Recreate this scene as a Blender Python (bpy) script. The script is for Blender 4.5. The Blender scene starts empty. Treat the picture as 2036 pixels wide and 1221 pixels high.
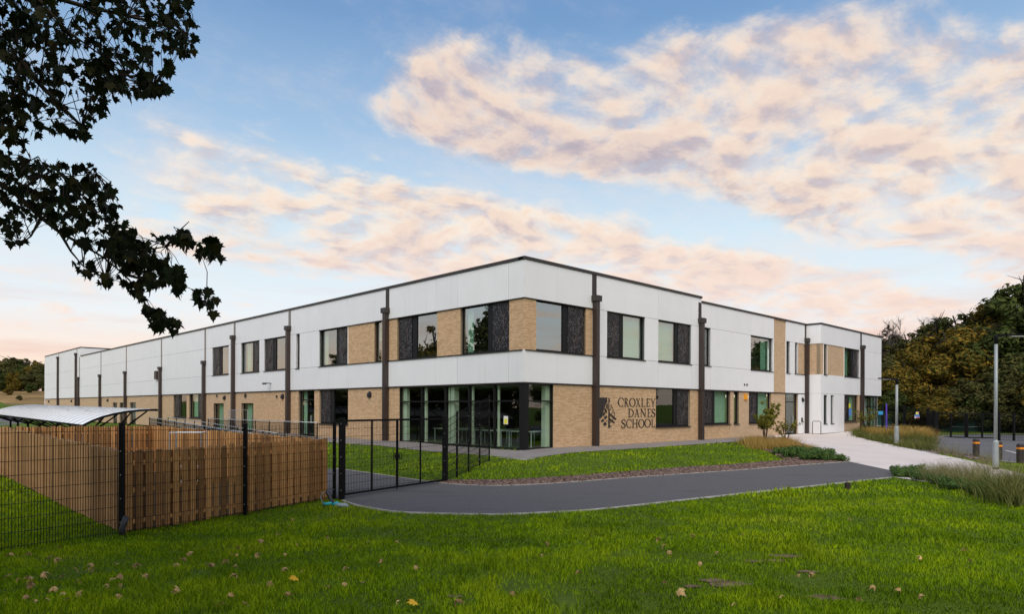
import bpy, bmesh, math, random
import numpy as np
from mathutils import Vector, Matrix
R = math.radians
random.seed(7)
sc = bpy.context.scene
COL = sc.collection

# ---------------- camera ----------------
CAM_H = 1.88
F = 1332.0          # focal length in pixels of the 2036 px wide photograph
CX, HOR = 1018.0, 811.0
cd = bpy.data.cameras.new('camera'); cam = bpy.data.objects.new('camera', cd); COL.objects.link(cam)
sc.camera = cam
cd.sensor_width = 36.0; cd.lens = 36.0 * F / 2036.0
cd.shift_y = (HOR - 610.5) / 2036.0
cd.clip_start = 0.05; cd.clip_end = 3000
cam.location = (0, 0, CAM_H)
cam.rotation_euler = (Matrix.Rotation(R(90), 4, 'X') @ Matrix.Rotation(R(0.19), 4, 'Z')).to_euler()

# ---------------- world ----------------
world = bpy.data.worlds.new('World'); sc.world = world; world.use_nodes = True
SUN_EL, SUN_AZ = R(9.0), R(184.0)      # low sun behind the camera (azimuth clockwise from +Y)
STR = 0.1


class NT:
    """small helper that turns python expressions into shader nodes"""
    def __init__(s, tree): s.t = tree; s.n = tree.nodes; s.l = tree.links
    def node(s, typ, **kw):
        n = s.n.new(typ)
        for k, v in kw.items(): setattr(n, k, v)
        return n
    def put(s, sock, v):
        if v is None: return
        if isinstance(v, bpy.types.NodeSocket): s.l.new(v, sock)
        else:
            if sock.type == 'RGBA' and len(v) == 3: v = (*v, 1)
            sock.default_value = v
    def m(s, op, a, b=None, c=None, clamp=False):
        n = s.node('ShaderNodeMath', operation=op, use_clamp=clamp)
        s.put(n.inputs[0], a)
        if b is not None: s.put(n.inputs[1], b)
        if c is not None: s.put(n.inputs[2], c)
        return n.outputs[0]
    def vm(s, op, a, b=None, scale=None):
        n = s.node('ShaderNodeVectorMath', operation=op)
        s.put(n.inputs[0], a)
        if b is not None: s.put(n.inputs[1], b)
        if scale is not None: s.put(n.inputs['Scale'], scale)
        return n.outputs['Value'] if op in ('DOT_PRODUCT', 'LENGTH') else n.outputs[0]
    def sep(s, v):
        n = s.node('ShaderNodeSeparateXYZ'); s.put(n.inputs[0], v); return n.outputs
    def comb(s, x=0.0, y=0.0, z=0.0):
        n = s.node('ShaderNodeCombineXYZ')
        for i, v in enumerate((x, y, z)): s.put(n.inputs[i], v)
        return n.outputs[0]
    def ss(s, v, a, b, lo=0.0, hi=1.0):
        n = s.node('ShaderNodeMapRange', interpolation_type='SMOOTHSTEP')
        for k, q in (('Value', v), ('From Min', a), ('From Max', b), ('To Min', lo), ('To Max', hi)): s.put(n.inputs[k], q)
        return n.outputs['Result']
    def noise(s, v, scale, detail=3.0, rough=0.5, dist=0.0, dim='3D', out='Fac'):
        n = s.node('ShaderNodeTexNoise', noise_dimensions=dim)
        if v is not None: s.put(n.inputs['Vector'], v)
        s.put(n.inputs['Scale'], scale); s.put(n.inputs['Detail'], detail)
        s.put(n.inputs['Roughness'], rough); s.put(n.inputs['Distortion'], dist)
        return n.outputs[out]
    def mix(s, f, a, b, blend='MIX'):
        n = s.node('ShaderNodeMix', data_type='RGBA', blend_type=blend)
        s.put(n.inputs[0], f); s.put(n.inputs[6], a); s.put(n.inputs[7], b)
        return n.outputs[2]
    def ramp(s, f, stops):
        n = s.node('ShaderNodeValToRGB'); s.put(n.inputs[0], f)
        e = n.color_ramp.elements
        while len(e) < len(stops): e.new(0.5)
        for q, (p, c) in zip(e, stops): q.position = p; q.color = (*c, 1) if len(c) == 3 else c
        return n.outputs[0]
    def bump(s, h, strength=0.3, dist=0.01, normal=None):
        n = s.node('ShaderNodeBump'); s.put(n.inputs['Height'], h)
        s.put(n.inputs['Strength'], strength); s.put(n.inputs['Distance'], dist)
        if normal is not None: s.put(n.inputs['Normal'], normal)
        return n.outputs[0]


def lin(r, g, b):
    f = lambda c: (c / 255 / 12.92) if c / 255 <= 0.04045 else ((c / 255 + 0.055) / 1.055) ** 2.4
    return (f(r), f(g), f(b))


def build_world():
    t = world.node_tree; t.nodes.clear(); N = NT(t)
    out = N.node('ShaderNodeOutputWorld'); bg = N.node('ShaderNodeBackground'); bg.inputs[1].default_value = STR
    t.links.new(bg.outputs[0], out.inputs[0])
    sky = N.node('ShaderNodeTexSky', sky_type='NISHITA', sun_disc=False)
    sky.sun_elevation = SUN_EL; sky.sun_rotation = SUN_AZ; sky.air_density = 1.0; sky.dust_density = 1.2; sky.ozone_density = 2.5
    tc = N.node('ShaderNodeTexCoord'); d = tc.outputs['Generated']
    x, y, z = N.sep(d)
    zc = N.m('MAXIMUM', z, 0.0)
    # clear air: the physical sky warmed by the after-glow low over the horizon
    k = 1 / STR
    S = lambda r, g, b, q=1.0: tuple(c * k * q for c in lin(r, g, b))
    el = N.m('DIVIDE', zc, N.m('MAXIMUM', N.m('SQRT', N.m('ADD', N.m('MULTIPLY', x, x), N.m('MULTIPLY', y, y))), 0.001))
    grad = N.ramp(N.m('MULTIPLY', el, 1.25), [(0.0, lin(246, 222, 206)), (0.075, lin(240, 230, 222)), (0.15, lin(230, 236, 240)), (0.32, lin(204, 225, 238)), (0.5, lin(158, 189, 220)), (0.72, lin(115, 153, 197)), (1.0, lin(92, 130, 180))])
    grad = N.vm('SCALE', grad, scale=k)
    base = N.mix(0.94, N.vm('SCALE', sky.outputs[0], scale=SKYK), grad)
    # brighter, peachy glow to the left and behind, where the sun went down
    az = N.vm('DOT_PRODUCT', N.vm('NORMALIZE', N.comb(x, y, 0.0)), (-0.93, 0.36, 0.0))
    gl = N.m('MULTIPLY', N.ss(az, 0.45, 1.0), N.ss(el, 0.0, 0.15, 1.0, 0.0))
    base = N.mix(N.m('MULTIPLY', gl, 0.7), base, S(255, 212, 176, 1.05))
    # cloud layer: directions projected on a plane overhead; streets run along E
    zz = N.m('ADD', zc, 0.012)
    px, py = N.m('DIVIDE', x, zz), N.m('DIVIDE', y, zz)
    P = N.comb(px, py, 0.0)
    w1 = N.noise(P, 0.9, 2, 0.5, out='Color')
    Pw = N.vm('ADD', P, N.vm('SCALE', N.vm('SUBTRACT', w1, (0.5, 0.5, 0.5)), scale=0.75))
    wx, wy, wz = N.sep(Pw)
    al = N.m('ADD', N.m('MULTIPLY', wx, 0.83), N.m('MULTIPLY', wy, 0.56))
    ac = N.m('ADD', N.m('MULTIPLY', wx, -0.56), N.m('MULTIPLY', wy, 0.83))
    band1 = N.m('MULTIPLY', N.m('MULTIPLY', N.ss(N.m('ADD', ac, N.m('MULTIPLY', al, 0.87)), 2.05, 2.6), N.ss(ac, 2.0, 2.42, 1, 0)), N.ss(al, 0.5, 0.95))
    band2 = N.m('MULTIPLY', N.m('MULTIPLY', N.ss(ac, 2.08, 2.8), N.ss(ac, 4.2, 5.6, 1, 0)), N.ss(al, -0.3, 0.9))
    other = N.m('MULTIPLY', N.ss(N.noise(P, 0.55, 2, 0.5), 0.44, 0.58), N.ss(ac, 0.9, 0.2))
    low = N.m('MULTIPLY', N.ss(ac, 4.6, 6.0), 0.58)
    cov = N.m('MAXIMUM', N.m('MAXIMUM', band1, band2), N.m('MAXIMUM', N.m('MULTIPLY', other, 0.9), low))
    # stretched a little along the street
    zq = N.m('ADD', zc, 0.24)
    wq = N.vm('SCALE', N.vm('SUBTRACT', w1, (0.5, 0.5, 0.5)), scale=0.2)
    qx, qy, qz = N.sep(N.vm('ADD', N.comb(N.m('DIVIDE', x, zq), N.m('DIVIDE', y, zq), 0.0), wq))
    sc_ = N.comb(N.m('MULTIPLY', N.m('ADD', N.m('MULTIPLY', qx, 0.83), N.m('MULTIPLY', qy, 0.56)), 0.8), N.m('ADD', N.m('MULTIPLY', qx, -0.56), N.m('MULTIPLY', qy, 0.83)), 0.0)
    def dens(off):
        v = N.vm('ADD', sc_, off) if off else sc_
        big = N.noise(v, 3.8, 7, 0.66, 0.2)
        puff = N.node('ShaderNodeTexVoronoi', feature='SMOOTH_F1'); N.put(puff.inputs['Vector'], N.vm('ADD', v, N.vm('SCALE', N.noise(v, 14.0, 3, 0.6, out='Color'), scale=0.09)))
        puff.inputs['Scale'].default_value = 13.0; puff.inputs['Smoothness'].default_value = 0.8
        pf = N.m('SUBTRACT', 0.55, puff.outputs['Distance'])
        fine = N.noise(v, 22.0, 5, 0.7)
        return N.m('ADD', N.m('MULTIPLY', big, 1.25), N.m('MULTIPLY', pf, 0.40)), N.m('ADD', N.m('ADD', N.m('MULTIPLY', big, 1.0), N.m('MULTIPLY', pf, 0.62)), N.m('MULTIPLY', fine, 0.34))
    (d0, s0) = dens(None); (d1, s1) = dens((-0.036, -0.032, 0.0))
    d0 = N.m('ADD', d0, N.m('MULTIPLY', N.m('SUBTRACT', N.noise(N.vm('MULTIPLY', sc_, (1.0, 0.45, 1.0)), 17.0, 6, 0.72, 0.5), 0.5), 0.42))
    thr = N.m('SUBTRACT', 1.12, N.m('MULTIPLY', cov, 0.78))
    a = N.m('POWER', N.ss(N.m('SUBTRACT', d0, thr), -0.12, 0.46), 1.25)
    a = N.m('MULTIPLY', a, N.ss(el, 0.0, 0.09))
    relief = N.ss(N.m('SUBTRACT', s0, s1), -0.28, 0.20)
    core = N.ss(N.m('SUBTRACT', d0, thr), 0.12, 0.55)
    sh = N.m('SUBTRACT', 1.0, N.m('MULTIPLY', core, 0.45))
    tone = N.m('MULTIPLY', sh, N.m('ADD', 0.36, N.m('MULTIPLY', relief, 0.64)))
    tone = N.m('SUBTRACT', tone, N.m('ADD', N.m('MULTIPLY', N.m('MULTIPLY', band1, N.ss(ac, 1.45, 2.2)), 0.16), N.m('MULTIPLY', N.m('MULTIPLY', band2, N.ss(ac, 3.0, 4.4)), 0.14)), clamp=True)
    ccol = N.ramp(tone, [(0.05, lin(168, 157, 168)), (0.28, lin(196, 180, 181)), (0.52, lin(229, 206, 190)), (0.85, lin(250, 228, 204))])
    ccol = N.vm('SCALE', ccol, scale=k)
    # far cloud loses contrast in the glow
    ccol = N.mix(N.ss(el, 0.12, 0.32, 0.72, 0.0), ccol, S(240, 216, 204))
    # thin veil between the streets
    veil = N.m('MULTIPLY', N.ss(N.noise(sc_, 1.6, 7, 0.7), 0.42, 0.75), 0.42)
    col = N.mix(veil, base, S(235, 218, 212))
    col = N.mix(N.m('MULTIPLY', a, 0.93), col, ccol)
    # low streaks of stratus above the horizon
    st = N.noise(N.comb(N.m('MULTIPLY', x, 2.2), N.m('MULTIPLY', y, 2.2), N.m('MULTIPLY', el, 26.0)), 1.3, 4, 0.55)
    stf = N.m('MULTIPLY', N.m('MULTIPLY', N.ss(st, 0.46, 0.68), N.ss(el, 0.24, 0.06)), 0.5)
    col = N.mix(stf, col, S(222, 188, 176))
    # ground half
    col = N.mix(N.ss(z, -0.02, 0.0, 1.0, 0.0), col, tuple(c * k for c in (0.06, 0.07, 0.05)))
    # the western half behind the camera is brighter: the sun has only just gone
    back = N.ss(N.vm('DOT_PRODUCT', d, (-0.25, -0.93, 0.25)), -0.15, 0.8, 1.0, BACKK)
    N.put(bg.inputs[0], N.vm('SCALE', col, scale=back))


SKYK = 1.0; BACKK = 1.25
build_world()
sun_d = bpy.data.lights.new('sun', 'SUN'); sun = bpy.data.objects.new('sun', sun_d); COL.objects.link(sun)
sun_d.energy = 2.3; sun_d.angle = R(58); sun_d.color = (1.0, 0.93, 0.85)
sv = Vector((math.sin(SUN_AZ) * math.cos(R(46)), math.cos(SUN_AZ) * math.cos(R(46)), math.sin(R(46))))
sun.rotation_euler = sv.to_track_quat('Z', 'Y').to_euler()
sc.view_settings.view_transform = 'Standard'; sc.view_settings.look = 'None'
sc.view_settings.gamma = 1.0; sc.view_settings.exposure = 0.18; sc.view_settings.use_curve_mapping = False

# ---------------- helpers ----------------
def hor(px): return HOR + (px - CX) * 0.00334
def uu(px): return (px - CX) / F
BO = Vector((0.526, 29.2, 0.0)); BA = math.atan2(0.6989, 0.7152)
EXx, EXy, EYx, EYy = 0.7152, 0.6989, -0.6989, 0.7152
def tl(px):
    u = uu(px); return (BO.x - BO.y * u) / (-EYx + EYy * u)
def sr(px, off=0.0):
    """distance along the right facade (optionally a plane off metres proud of it)"""
    u = uu(px); x0 = BO.x + 0.6989 * off; y0 = BO.y - 0.7152 * off
    return (y0 * u - x0) / (EXx - EXy * u)
def rz(px, py):
    s = sr(px); return s, CAM_H + (hor(px) - py) * (BO.y + EXy * s) / F
def LB(a, off=0.0):
    """world xy of a point a metres along the left facade, off metres in front of it"""
    return (BO.x + EYx * a - EXx * off, BO.y + EYy * a - EXy * off)
def RB(a, off=0.0):
    return (BO.x + EXx * a - EYx * off, BO.y + EXy * a - EYy * off)


class MB:
    """mesh builder: boxes, bars, tubes and polygons collected into ONE mesh"""
    def __init__(s): s.v = []; s.f = []
    def box(s, x0, x1, y0, y1, z0, z1):
        n = len(s.v)
        s.v += [(x0, y0, z0), (x1, y0, z0), (x1, y1, z0), (x0, y1, z0), (x0, y0, z1), (x1, y0, z1), (x1, y1, z1), (x0, y1, z1)]
        s.f += [tuple(n + i for i in q) for q in ((0, 3, 2, 1), (4, 5, 6, 7), (0, 1, 5, 4), (1, 2, 6, 5), (2, 3, 7, 6), (3, 0, 4, 7))]
        return s
    def fb(s, side, a0, a1, n0, n1, z0, z1):
        """box on a facade: along, outward, up"""
        a0, a1 = sorted((a0, a1)); n0, n1 = sorted((n0, n1))
        if side == 'R': return s.box(a0, a1, -n1, -n0, z0, z1)
        return s.box(-n1, -n0, a0, a1, z0, z1)
    def bar(s, p, q, w, h=None, up=(0, 0, 1)):
        """rectangular bar between two points"""
        h = h or w; p = Vector(p); q = Vector(q); d = (q - p)
        if d.length < 1e-6: return s
        d.normalize(); u = Vector(up)
        if abs(d.dot(u)) > 0.95: u = Vector((1, 0, 0))
        a = d.cross(u).normalized() * (w / 2); b = a.cross(d).normalized() * (h / 2); n = len(s.v)
        for c in (p, q): s.v += [tuple(c - a - b), tuple(c + a - b), tuple(c + a + b), tuple(c - a + b)]
        s.f += [tuple(n + i for i in t) for t in ((0, 3, 2, 1), (4, 5, 6, 7), (0, 1, 5, 4), (1, 2, 6, 5), (2, 3, 7, 6), (3, 0, 4, 7))]
        return s
    def tube(s, pts, rad, k=6, cap=True):
        """tapered tube through points; rad a number or one per point"""
        pts = [Vector(p) for p in pts]
        if not isinstance(rad, (list, tuple)): rad = [rad] * len(pts)
        n = len(s.v); prev = None
        for i, p in enumerate(pts):
            d = (pts[min(i + 1, len(pts) - 1)] - pts[max(i - 1, 0)])
            d = d.normalized() if d.length > 1e-9 else Vector((0, 0, 1))
            u = prev if prev is not None else (Vector((0, 0, 1)) if abs(d.z) < 0.9 else Vector((1, 0, 0)))
            a = d.cross(u)
            a = a.normalized() if a.length > 1e-6 else Vector((1, 0, 0))
            b = a.cross(d).normalized(); prev = b
            for j in range(k):
                t = 2 * math.pi * j / k; q = p + (a * math.cos(t) + b * math.sin(t)) * rad[i]; s.v.append(tuple(q))
        for i in range(len(pts) - 1):
            for j in range(k):
                A = n + i * k + j; B = n + i * k + (j + 1) % k
                s.f.append((A, B, B + k, A + k))
        if cap:
            s.f.append(tuple(n + j for j in range(k))[::-1]); m_ = n + (len(pts) - 1) * k
            s.f.append(tuple(m_ + j for j in range(k)))
        return s
    def prism(s, poly, fn, d0, d1):
        """2D polygon extruded between d0 and d1; fn(x, y, d) -> point"""
        n = len(s.v); k = len(poly)
        for d in (d0, d1): s.v += [tuple(fn(x, y, d)) for x, y in poly]
        s.f.append(tuple(range(n, n + k))[::-1]); s.f.append(tuple(range(n + k, n + 2 * k)))
        for i in range(k): j = (i + 1) % k; s.f.append((n + i, n + j, n + k + j, n + k + i))
        return s
    def mesh(s, name, mat, smooth=False):
        me = bpy.data.meshes.new(name); me.from_pydata(s.v, [], s.f)
        if mat: me.materials.append(mat)
        bm = bmesh.new(); bm.from_mesh(me); bmesh.ops.recalc_face_normals(bm, faces=bm.faces); bm.to_mesh(me); bm.free()
        if smooth: me.polygons.foreach_set('use_smooth', [True] * len(me.polygons))
        return me
    def build(s, name, mat, parent=None, smooth=False):
        o = bpy.data.objects.new(name, s.mesh(name, mat, smooth)); COL.objects.link(o)
        if parent: o.parent = parent
        return o


def raw_mesh(name, co, faces_flat, per, mat, parent=None, rnd=None, nrm=None):
    """fast mesh from numpy arrays; per = verts per face; rnd = per-vertex float attribute 'vary'"""
    me = bpy.data.meshes.new(name); nf = len(faces_flat) // per
    me.vertices.add(len(co)); me.vertices.foreach_set('co', np.asarray(co, np.float32).ravel())
    me.loops.add(nf * per); me.loops.foreach_set('vertex_index', np.asarray(faces_flat, np.int32))
    me.polygons.add(nf); me.polygons.foreach_set('loop_start', np.arange(0, nf * per, per, dtype=np.int32))
    me.update(calc_edges=True)
    if rnd is not None:
        a = me.attributes.new('vary', 'FLOAT', 'POINT'); a.data.foreach_set('value', np.asarray(rnd, np.float32))
    if nrm is not None:
        me.polygons.foreach_set('use_smooth', np.ones(nf, dtype=bool))
        me.normals_split_custom_set_from_vertices(np.asarray(nrm, np.float32))
    me.materials.append(mat)
    o = bpy.data.objects.new(name, me); COL.objects.link(o)
    if parent: o.parent = parent
    return o


def empty(name, loc=(0, 0, 0), rz_=0.0):
    o = bpy.data.objects.new(name, None); COL.objects.link(o); o.location = loc; o.rotation_euler = (0, 0, rz_)
    o.empty_display_size = 0.2
    return o
def tag(o, label=None, cat=None, group=None, kind=None):
    if label: o['label'] = label
    if cat: o['category'] = cat
    if group: o['group'] = group
    if kind: o['kind'] = kind
    return o
def copy_tree(o, parent=None):
    c = o.copy(); COL.objects.link(c)
    if parent: c.parent = parent
    for ch in [q for q in bpy.data.objects if q.parent == o]: copy_tree(ch, c)
    return c


# ---------------- materials ----------------
MAT = {}
def mat(name, base, rough=0.6, metal=0.0, spec=0.5, var=0.0, vscale=3.0, bump=0.0, bscale=40.0, grain=None, vary=None, stain=None):
    m = bpy.data.materials.new(name); m.use_nodes = True; N = NT(m.node_tree); b = m.node_tree.nodes['Principled BSDF']
    tc = N.node('ShaderNodeTexCoord').outputs['Object']
    col = base
    if var:
        f = N.noise(tc, vscale, 5, 0.6)
        lo = tuple(c * (1 - var) for c in base); hi = tuple(min(1, c * (1 + var)) for c in base)
        col = N.ramp(f, [(0.3, lo), (0.7, hi)])
    if grain:   # (direction scale vector, amount): stretched fibres
        g = N.noise(N.vm('MULTIPLY', tc, grain[0]), 1.0, 4, 0.65)
        col = N.mix(N.m('MULTIPLY', N.ss(g, 0.35, 0.7), grain[1]), col, tuple(c * 0.45 for c in base))
    if vary:    # per-object / per-island lightness changes
        oi = N.node('ShaderNodeObjectInfo').outputs['Random']; ge = N.node('ShaderNodeNewGeometry').outputs['Random Per Island']
        r = N.m('FRACT', N.m('ADD', oi, ge))
        col = N.mix(r, N.vm('MULTIPLY', col, vary[0]) if isinstance(col, bpy.types.NodeSocket) else tuple(a * b for a, b in zip(col, vary[0])),
                    N.vm('MULTIPLY', col, vary[1]) if isinstance(col, bpy.types.NodeSocket) else tuple(a * b for a, b in zip(col, vary[1])))
    if stain:
        g = N.noise(N.vm('MULTIPLY', tc, stain[0]), 1.0, 5, 0.6)
        col = N.mix(N.m('MULTIPLY', N.ss(g, 0.55, 0.8), stain[1]), col, stain[2])
    N.put(b.inputs['Base Color'], col); b.inputs['Roughness'].default_value = rough; b.inputs['Metallic'].default_value = metal
    b.inputs['Specular IOR Level'].default_value = spec
    if bump: N.put(b.inputs['Normal'], N.bump(N.noise(tc, bscale, 4, 0.6), bump, 0.01))
    MAT[name] = m; return m

mat('white_panel', (0.80, 0.80, 0.80), 0.55, var=0.025, vscale=0.7, vary=((0.965, 0.965, 0.97), (1.01, 1.01, 1.005)), stain=((4.0, 4.0, 0.22), 0.34, (0.60, 0.59, 0.56)))
mat('brick', (0.62, 0.43, 0.26), 0.9, spec=0.2, var=0.10, vscale=9, vary=((0.86, 0.82, 0.76), (1.10, 1.09, 1.08)), bump=0.25, bscale=60)
mat('mortar', (0.37, 0.29, 0.20), 0.95, spec=0.1, bump=0.2)
mat('bronze', (0.034, 0.026, 0.023), 0.5, 0.1, var=0.2, vscale=1.5)
mat('bronze_pipe', (0.040, 0.027, 0.023), 0.42, 0.1, var=0.15, vscale=1.5)
mat('flashing_grey', (0.20, 0.19, 0.185), 0.35, 0.8, var=0.1)
mat('black_frame', (0.008, 0.0075, 0.008), 0.5, spec=0.25)
mat('black_metal', (0.005, 0.005, 0.006), 0.6, spec=0.15, var=0.3, vscale=6)
mat('galvanised', (0.42, 0.45, 0.47), 0.42, 0.55, var=0.14, vscale=9, stain=((6, 6, 1.2), 0.4, (0.30, 0.32, 0.33)))
mat('lamp_post_paint', (0.30, 0.33, 0.33), 0.5, 0.2, var=0.10, vscale=5, stain=((9, 9, 0.8), 0.5, (0.20, 0.22, 0.21)))
mat('pale_green', (0.66, 0.72, 0.60), 0.8, var=0.05)
mat('blind_green', (0.42, 0.60, 0.46), 0.85, var=0.05, grain=((0.2, 0.2, 12), 0.12))
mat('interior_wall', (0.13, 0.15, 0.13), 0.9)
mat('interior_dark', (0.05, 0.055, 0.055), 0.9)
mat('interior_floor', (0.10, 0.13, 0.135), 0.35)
mat('furniture', (0.55, 0.6, 0.58), 0.5)
mat('asphalt', (0.108, 0.104, 0.104), 0.9, spec=0.25, var=0.35, vscale=38, bump=0.6, bscale=90, stain=((0.35, 0.9, 1), 0.8, (0.050, 0.049, 0.051)))
mat('asphalt_yard', (0.12, 0.118, 0.122), 0.9, spec=0.3, var=0.15, vscale=0.5, bump=0.3, bscale=60)
mat('paving_grey', (0.23, 0.21, 0.195), 0.9, spec=0.2, var=0.12, vscale=1.2, bump=0.25, bscale=50, stain=((0.7, 0.7, 1), 0.5, (0.15, 0.135, 0.125)))
mat('resin_paving', (0.64, 0.575, 0.53), 0.85, spec=0.2, var=0.07, vscale=0.5, bump=0.25, bscale=120, stain=((0.3, 0.5, 1), 0.3, (0.42, 0.38, 0.345)))
mat('concrete_edge', (0.42, 0.40, 0.37), 0.9, var=0.2, vscale=3, bump=0.2)
mat('soil', (0.050, 0.042, 0.026), 0.95, spec=0.1, var=0.3, vscale=2.0, bump=0.5, bscale=20)
mat('bark_chip', (0.15, 0.105, 0.085), 0.9, spec=0.1, vary=((0.35, 0.33, 0.33), (1.9, 1.9, 1.9)))
mat('timber', (0.56, 0.305, 0.12), 0.85, spec=0.2, var=0.25, vscale=3.0, grain=((26, 26, 1.6), 0.55), vary=((0.50, 0.46, 0.44), (1.40, 1.36, 1.30)), bump=0.25, bscale=30, stain=((7, 7, 5), 0.45, (0.13, 0.07, 0.035)))
mat('timber_darker', (0.42, 0.245, 0.112), 0.9, spec=0.2, var=0.25, vscale=3.0, grain=((26, 26, 1.6), 0.6), vary=((0.60, 0.58, 0.56), (1.30, 1.28, 1.25)), bump=0.25, bscale=30)  # darker, less orange timber for the long fence run at left
mat('end_grain', (0.62, 0.50, 0.34), 0.9, spec=0.2, var=0.2)
mat('bark', (0.045, 0.036, 0.028), 0.95, spec=0.1, var=0.3, vscale=8, bump=0.6, bscale=25)
mat('bark_pale', (0.13, 0.12, 0.105), 0.95, spec=0.1, var=0.3, vscale=6, bump=0.4, bscale=25)
mat('orange_band', (0.85, 0.28, 0.01), 0.5)
mat('sign_yellow', (0.80, 0.72, 0.05), 0.5)
mat('sign_white', (0.75, 0.75, 0.73), 0.5)
mat('sign_blue', (0.10, 0.24, 0.62), 0.5)
mat('sign_cyan', (0.04, 0.34, 0.66), 0.5)
mat('sign_red', (0.62, 0.14, 0.14), 0.5)
mat('alarm_orange', (0.85, 0.35, 0.01), 0.4)
mat('purple_paint', (0.10, 0.045, 0.42), 0.45)
mat('netting', (0.006, 0.045, 0.036), 0.9, var=0.25, vscale=1.5)
mat('rope', (0.42, 0.42, 0.40), 0.8)
mat('teal_plastic', (0.02, 0.36, 0.42), 0.4)
mat('grey_plastic', (0.26, 0.31, 0.37), 0.5)
mat('roof_felt', (0.10, 0.10, 0.10), 0.9)
mat('road_paint', (0.62, 0.60, 0.57), 0.7, var=0.12)
mat('sign_bronze', (0.030, 0.022, 0.019), 0.5)
mat('motif', (0.12, 0.09, 0.08), 0.5)
mat('plastic_black', (0.02, 0.022, 0.03), 0.4)
mat('dry_leaf', (0.45, 0.31, 0.14), 0.8, spec=0.2, vary=((0.55, 0.5, 0.5), (1.25, 1.25, 1.25)), var=0.2, vscale=30)
mat('yellow_leaf', (0.62, 0.38, 0.03), 0.7, spec=0.2)


def brick_tex(name='brick_far'):
    m = bpy.data.materials.new(name); m.use_nodes = True; N = NT(m.node_tree); b = m.node_tree.nodes['Principled BSDF']
    tc = N.node('ShaderNodeTexCoord').outputs['Object']; x, y, z = N.sep(tc)
    v = N.comb(N.m('ADD', x, y), z, 0.0)
    t = N.node('ShaderNodeTexBrick'); N.put(t.inputs['Vector'], v)
    for k, q in (('Scale', 1.0), ('Brick Width', 0.225), ('Row Height', 0.075), ('Mortar Size', 0.008), ('Bias', -0.1)): t.inputs[k].default_value = q
    t.inputs['Color1'].default_value = (0.66, 0.46, 0.28, 1); t.inputs['Color2'].default_value = (0.53, 0.36, 0.21, 1); t.inputs['Mortar'].default_value = (0.34, 0.27, 0.20, 1)
    N.put(b.inputs['Base Color'], N.mix(N.m('MULTIPLY', N.ss(N.noise(tc, 0.9, 4), 0.4, 0.7), 0.14), t.outputs['Color'], (0.40, 0.27, 0.17)))
    b.inputs['Roughness'].default_value = 0.9; b.inputs['Specular IOR Level'].default_value = 0.2
    N.put(b.inputs['Normal'], N.bump(N.m('SUBTRACT', 1.0, t.outputs['Fac']), 0.4, 0.006))
    MAT[name] = m
brick_tex()


def perf_mat():
    m = bpy.data.materials.new('perforated_metal'); m.use_nodes = True; N = NT(m.node_tree); b = m.node_tree.nodes['Principled BSDF']
    tc = N.node('ShaderNodeTexCoord').outputs['Object']; x, y, z = N.sep(tc)
    v = N.comb(N.m('ADD', x, y), z, 0.0)
    t = N.node('ShaderNodeTexVoronoi'); N.put(t.inputs['Vector'], v); t.inputs['Scale'].default_value = 13
    dots = N.m('MULTIPLY', N.ss(t.outputs['Distance'], 0.42, 0.26), N.ss(N.noise(v, 2.2, 3), 0.32, 0.5))
    N.put(b.inputs['Base Color'], N.mix(dots, (0.014, 0.011, 0.012), (0.15, 0.145, 0.15)))
    b.inputs['Roughness'].default_value = 0.45; b.inputs['Metallic'].default_value = 0.3
    MAT['perforated_metal'] = m
perf_mat()


def glass_mat(name, tint, f0, lo):
    m = bpy.data.materials.new(name); m.use_nodes = True; N = NT(m.node_tree); m.node_tree.nodes.clear()
    o = N.node('ShaderNodeOutputMaterial'); tr = N.node('ShaderNodeBsdfTransparent'); gl = N.node('ShaderNodeBsdfGlossy'); mx = N.node('ShaderNodeMixShader')
    tr.inputs[0].default_value = (*tint, 1); gl.inputs['Roughness'].default_value = 0.01; gl.inputs['Color'].default_value = (0.90, 0.95, 0.93, 1)
    ge = N.node('ShaderNodeNewGeometry'); c_ = N.m('ABSOLUTE', N.vm('DOT_PRODUCT', ge.outputs['Incoming'], ge.outputs['Normal']))
    fr = N.m('ADD', lo, N.m('MULTIPLY', 1 - lo, N.m('POWER', N.m('SUBTRACT', 1.0, c_), 5.0)), clamp=True)
    tc = N.node('ShaderNodeTexCoord').outputs['Object']
    bp = N.bump(N.noise(tc, 0.9, 1), 0.03, 0.05)
    N.put(gl.inputs['Normal'], bp)
    N.put(mx.inputs[0], fr)
    m.node_tree.links.new(tr.outputs[0], mx.inputs[1]); m.node_tree.links.new(gl.outputs[0], mx.inputs[2]); m.node_tree.links.new(mx.outputs[0], o.inputs[0])
    MAT[name] = m
glass_mat('glass', (0.70, 0.88, 0.80), 0, 0.36)
glass_mat('glass_ground', (0.76, 0.85, 0.77), 0, 0.13)


def poly_mat():
    m = bpy.data.materials.new('polycarbonate'); m.use_nodes = True; N = NT(m.node_tree); b = m.node_tree.nodes['Principled BSDF']
    tc = N.node('ShaderNodeTexCoord').outputs['Object']; x, y, z = N.sep(tc)
    ln = N.ss(N.noise(N.comb(N.m('MULTIPLY', y, 3.1), 0.0, 0.0), 1.0, 4, 0.7), 0.42, 0.62)
    N.put(b.inputs['Base Color'], N.mix(ln, (0.97, 0.97, 0.97), (0.84, 0.85, 0.87)))
    b.inputs['Roughness'].default_value = 0.16; b.inputs['Specular IOR Level'].default_value = 0.9
    b.inputs['Coat Weight'].default_value = 0.6; b.inputs['Coat Roughness'].default_value = 0.08
    MAT['polycarbonate'] = m
poly_mat()


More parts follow.
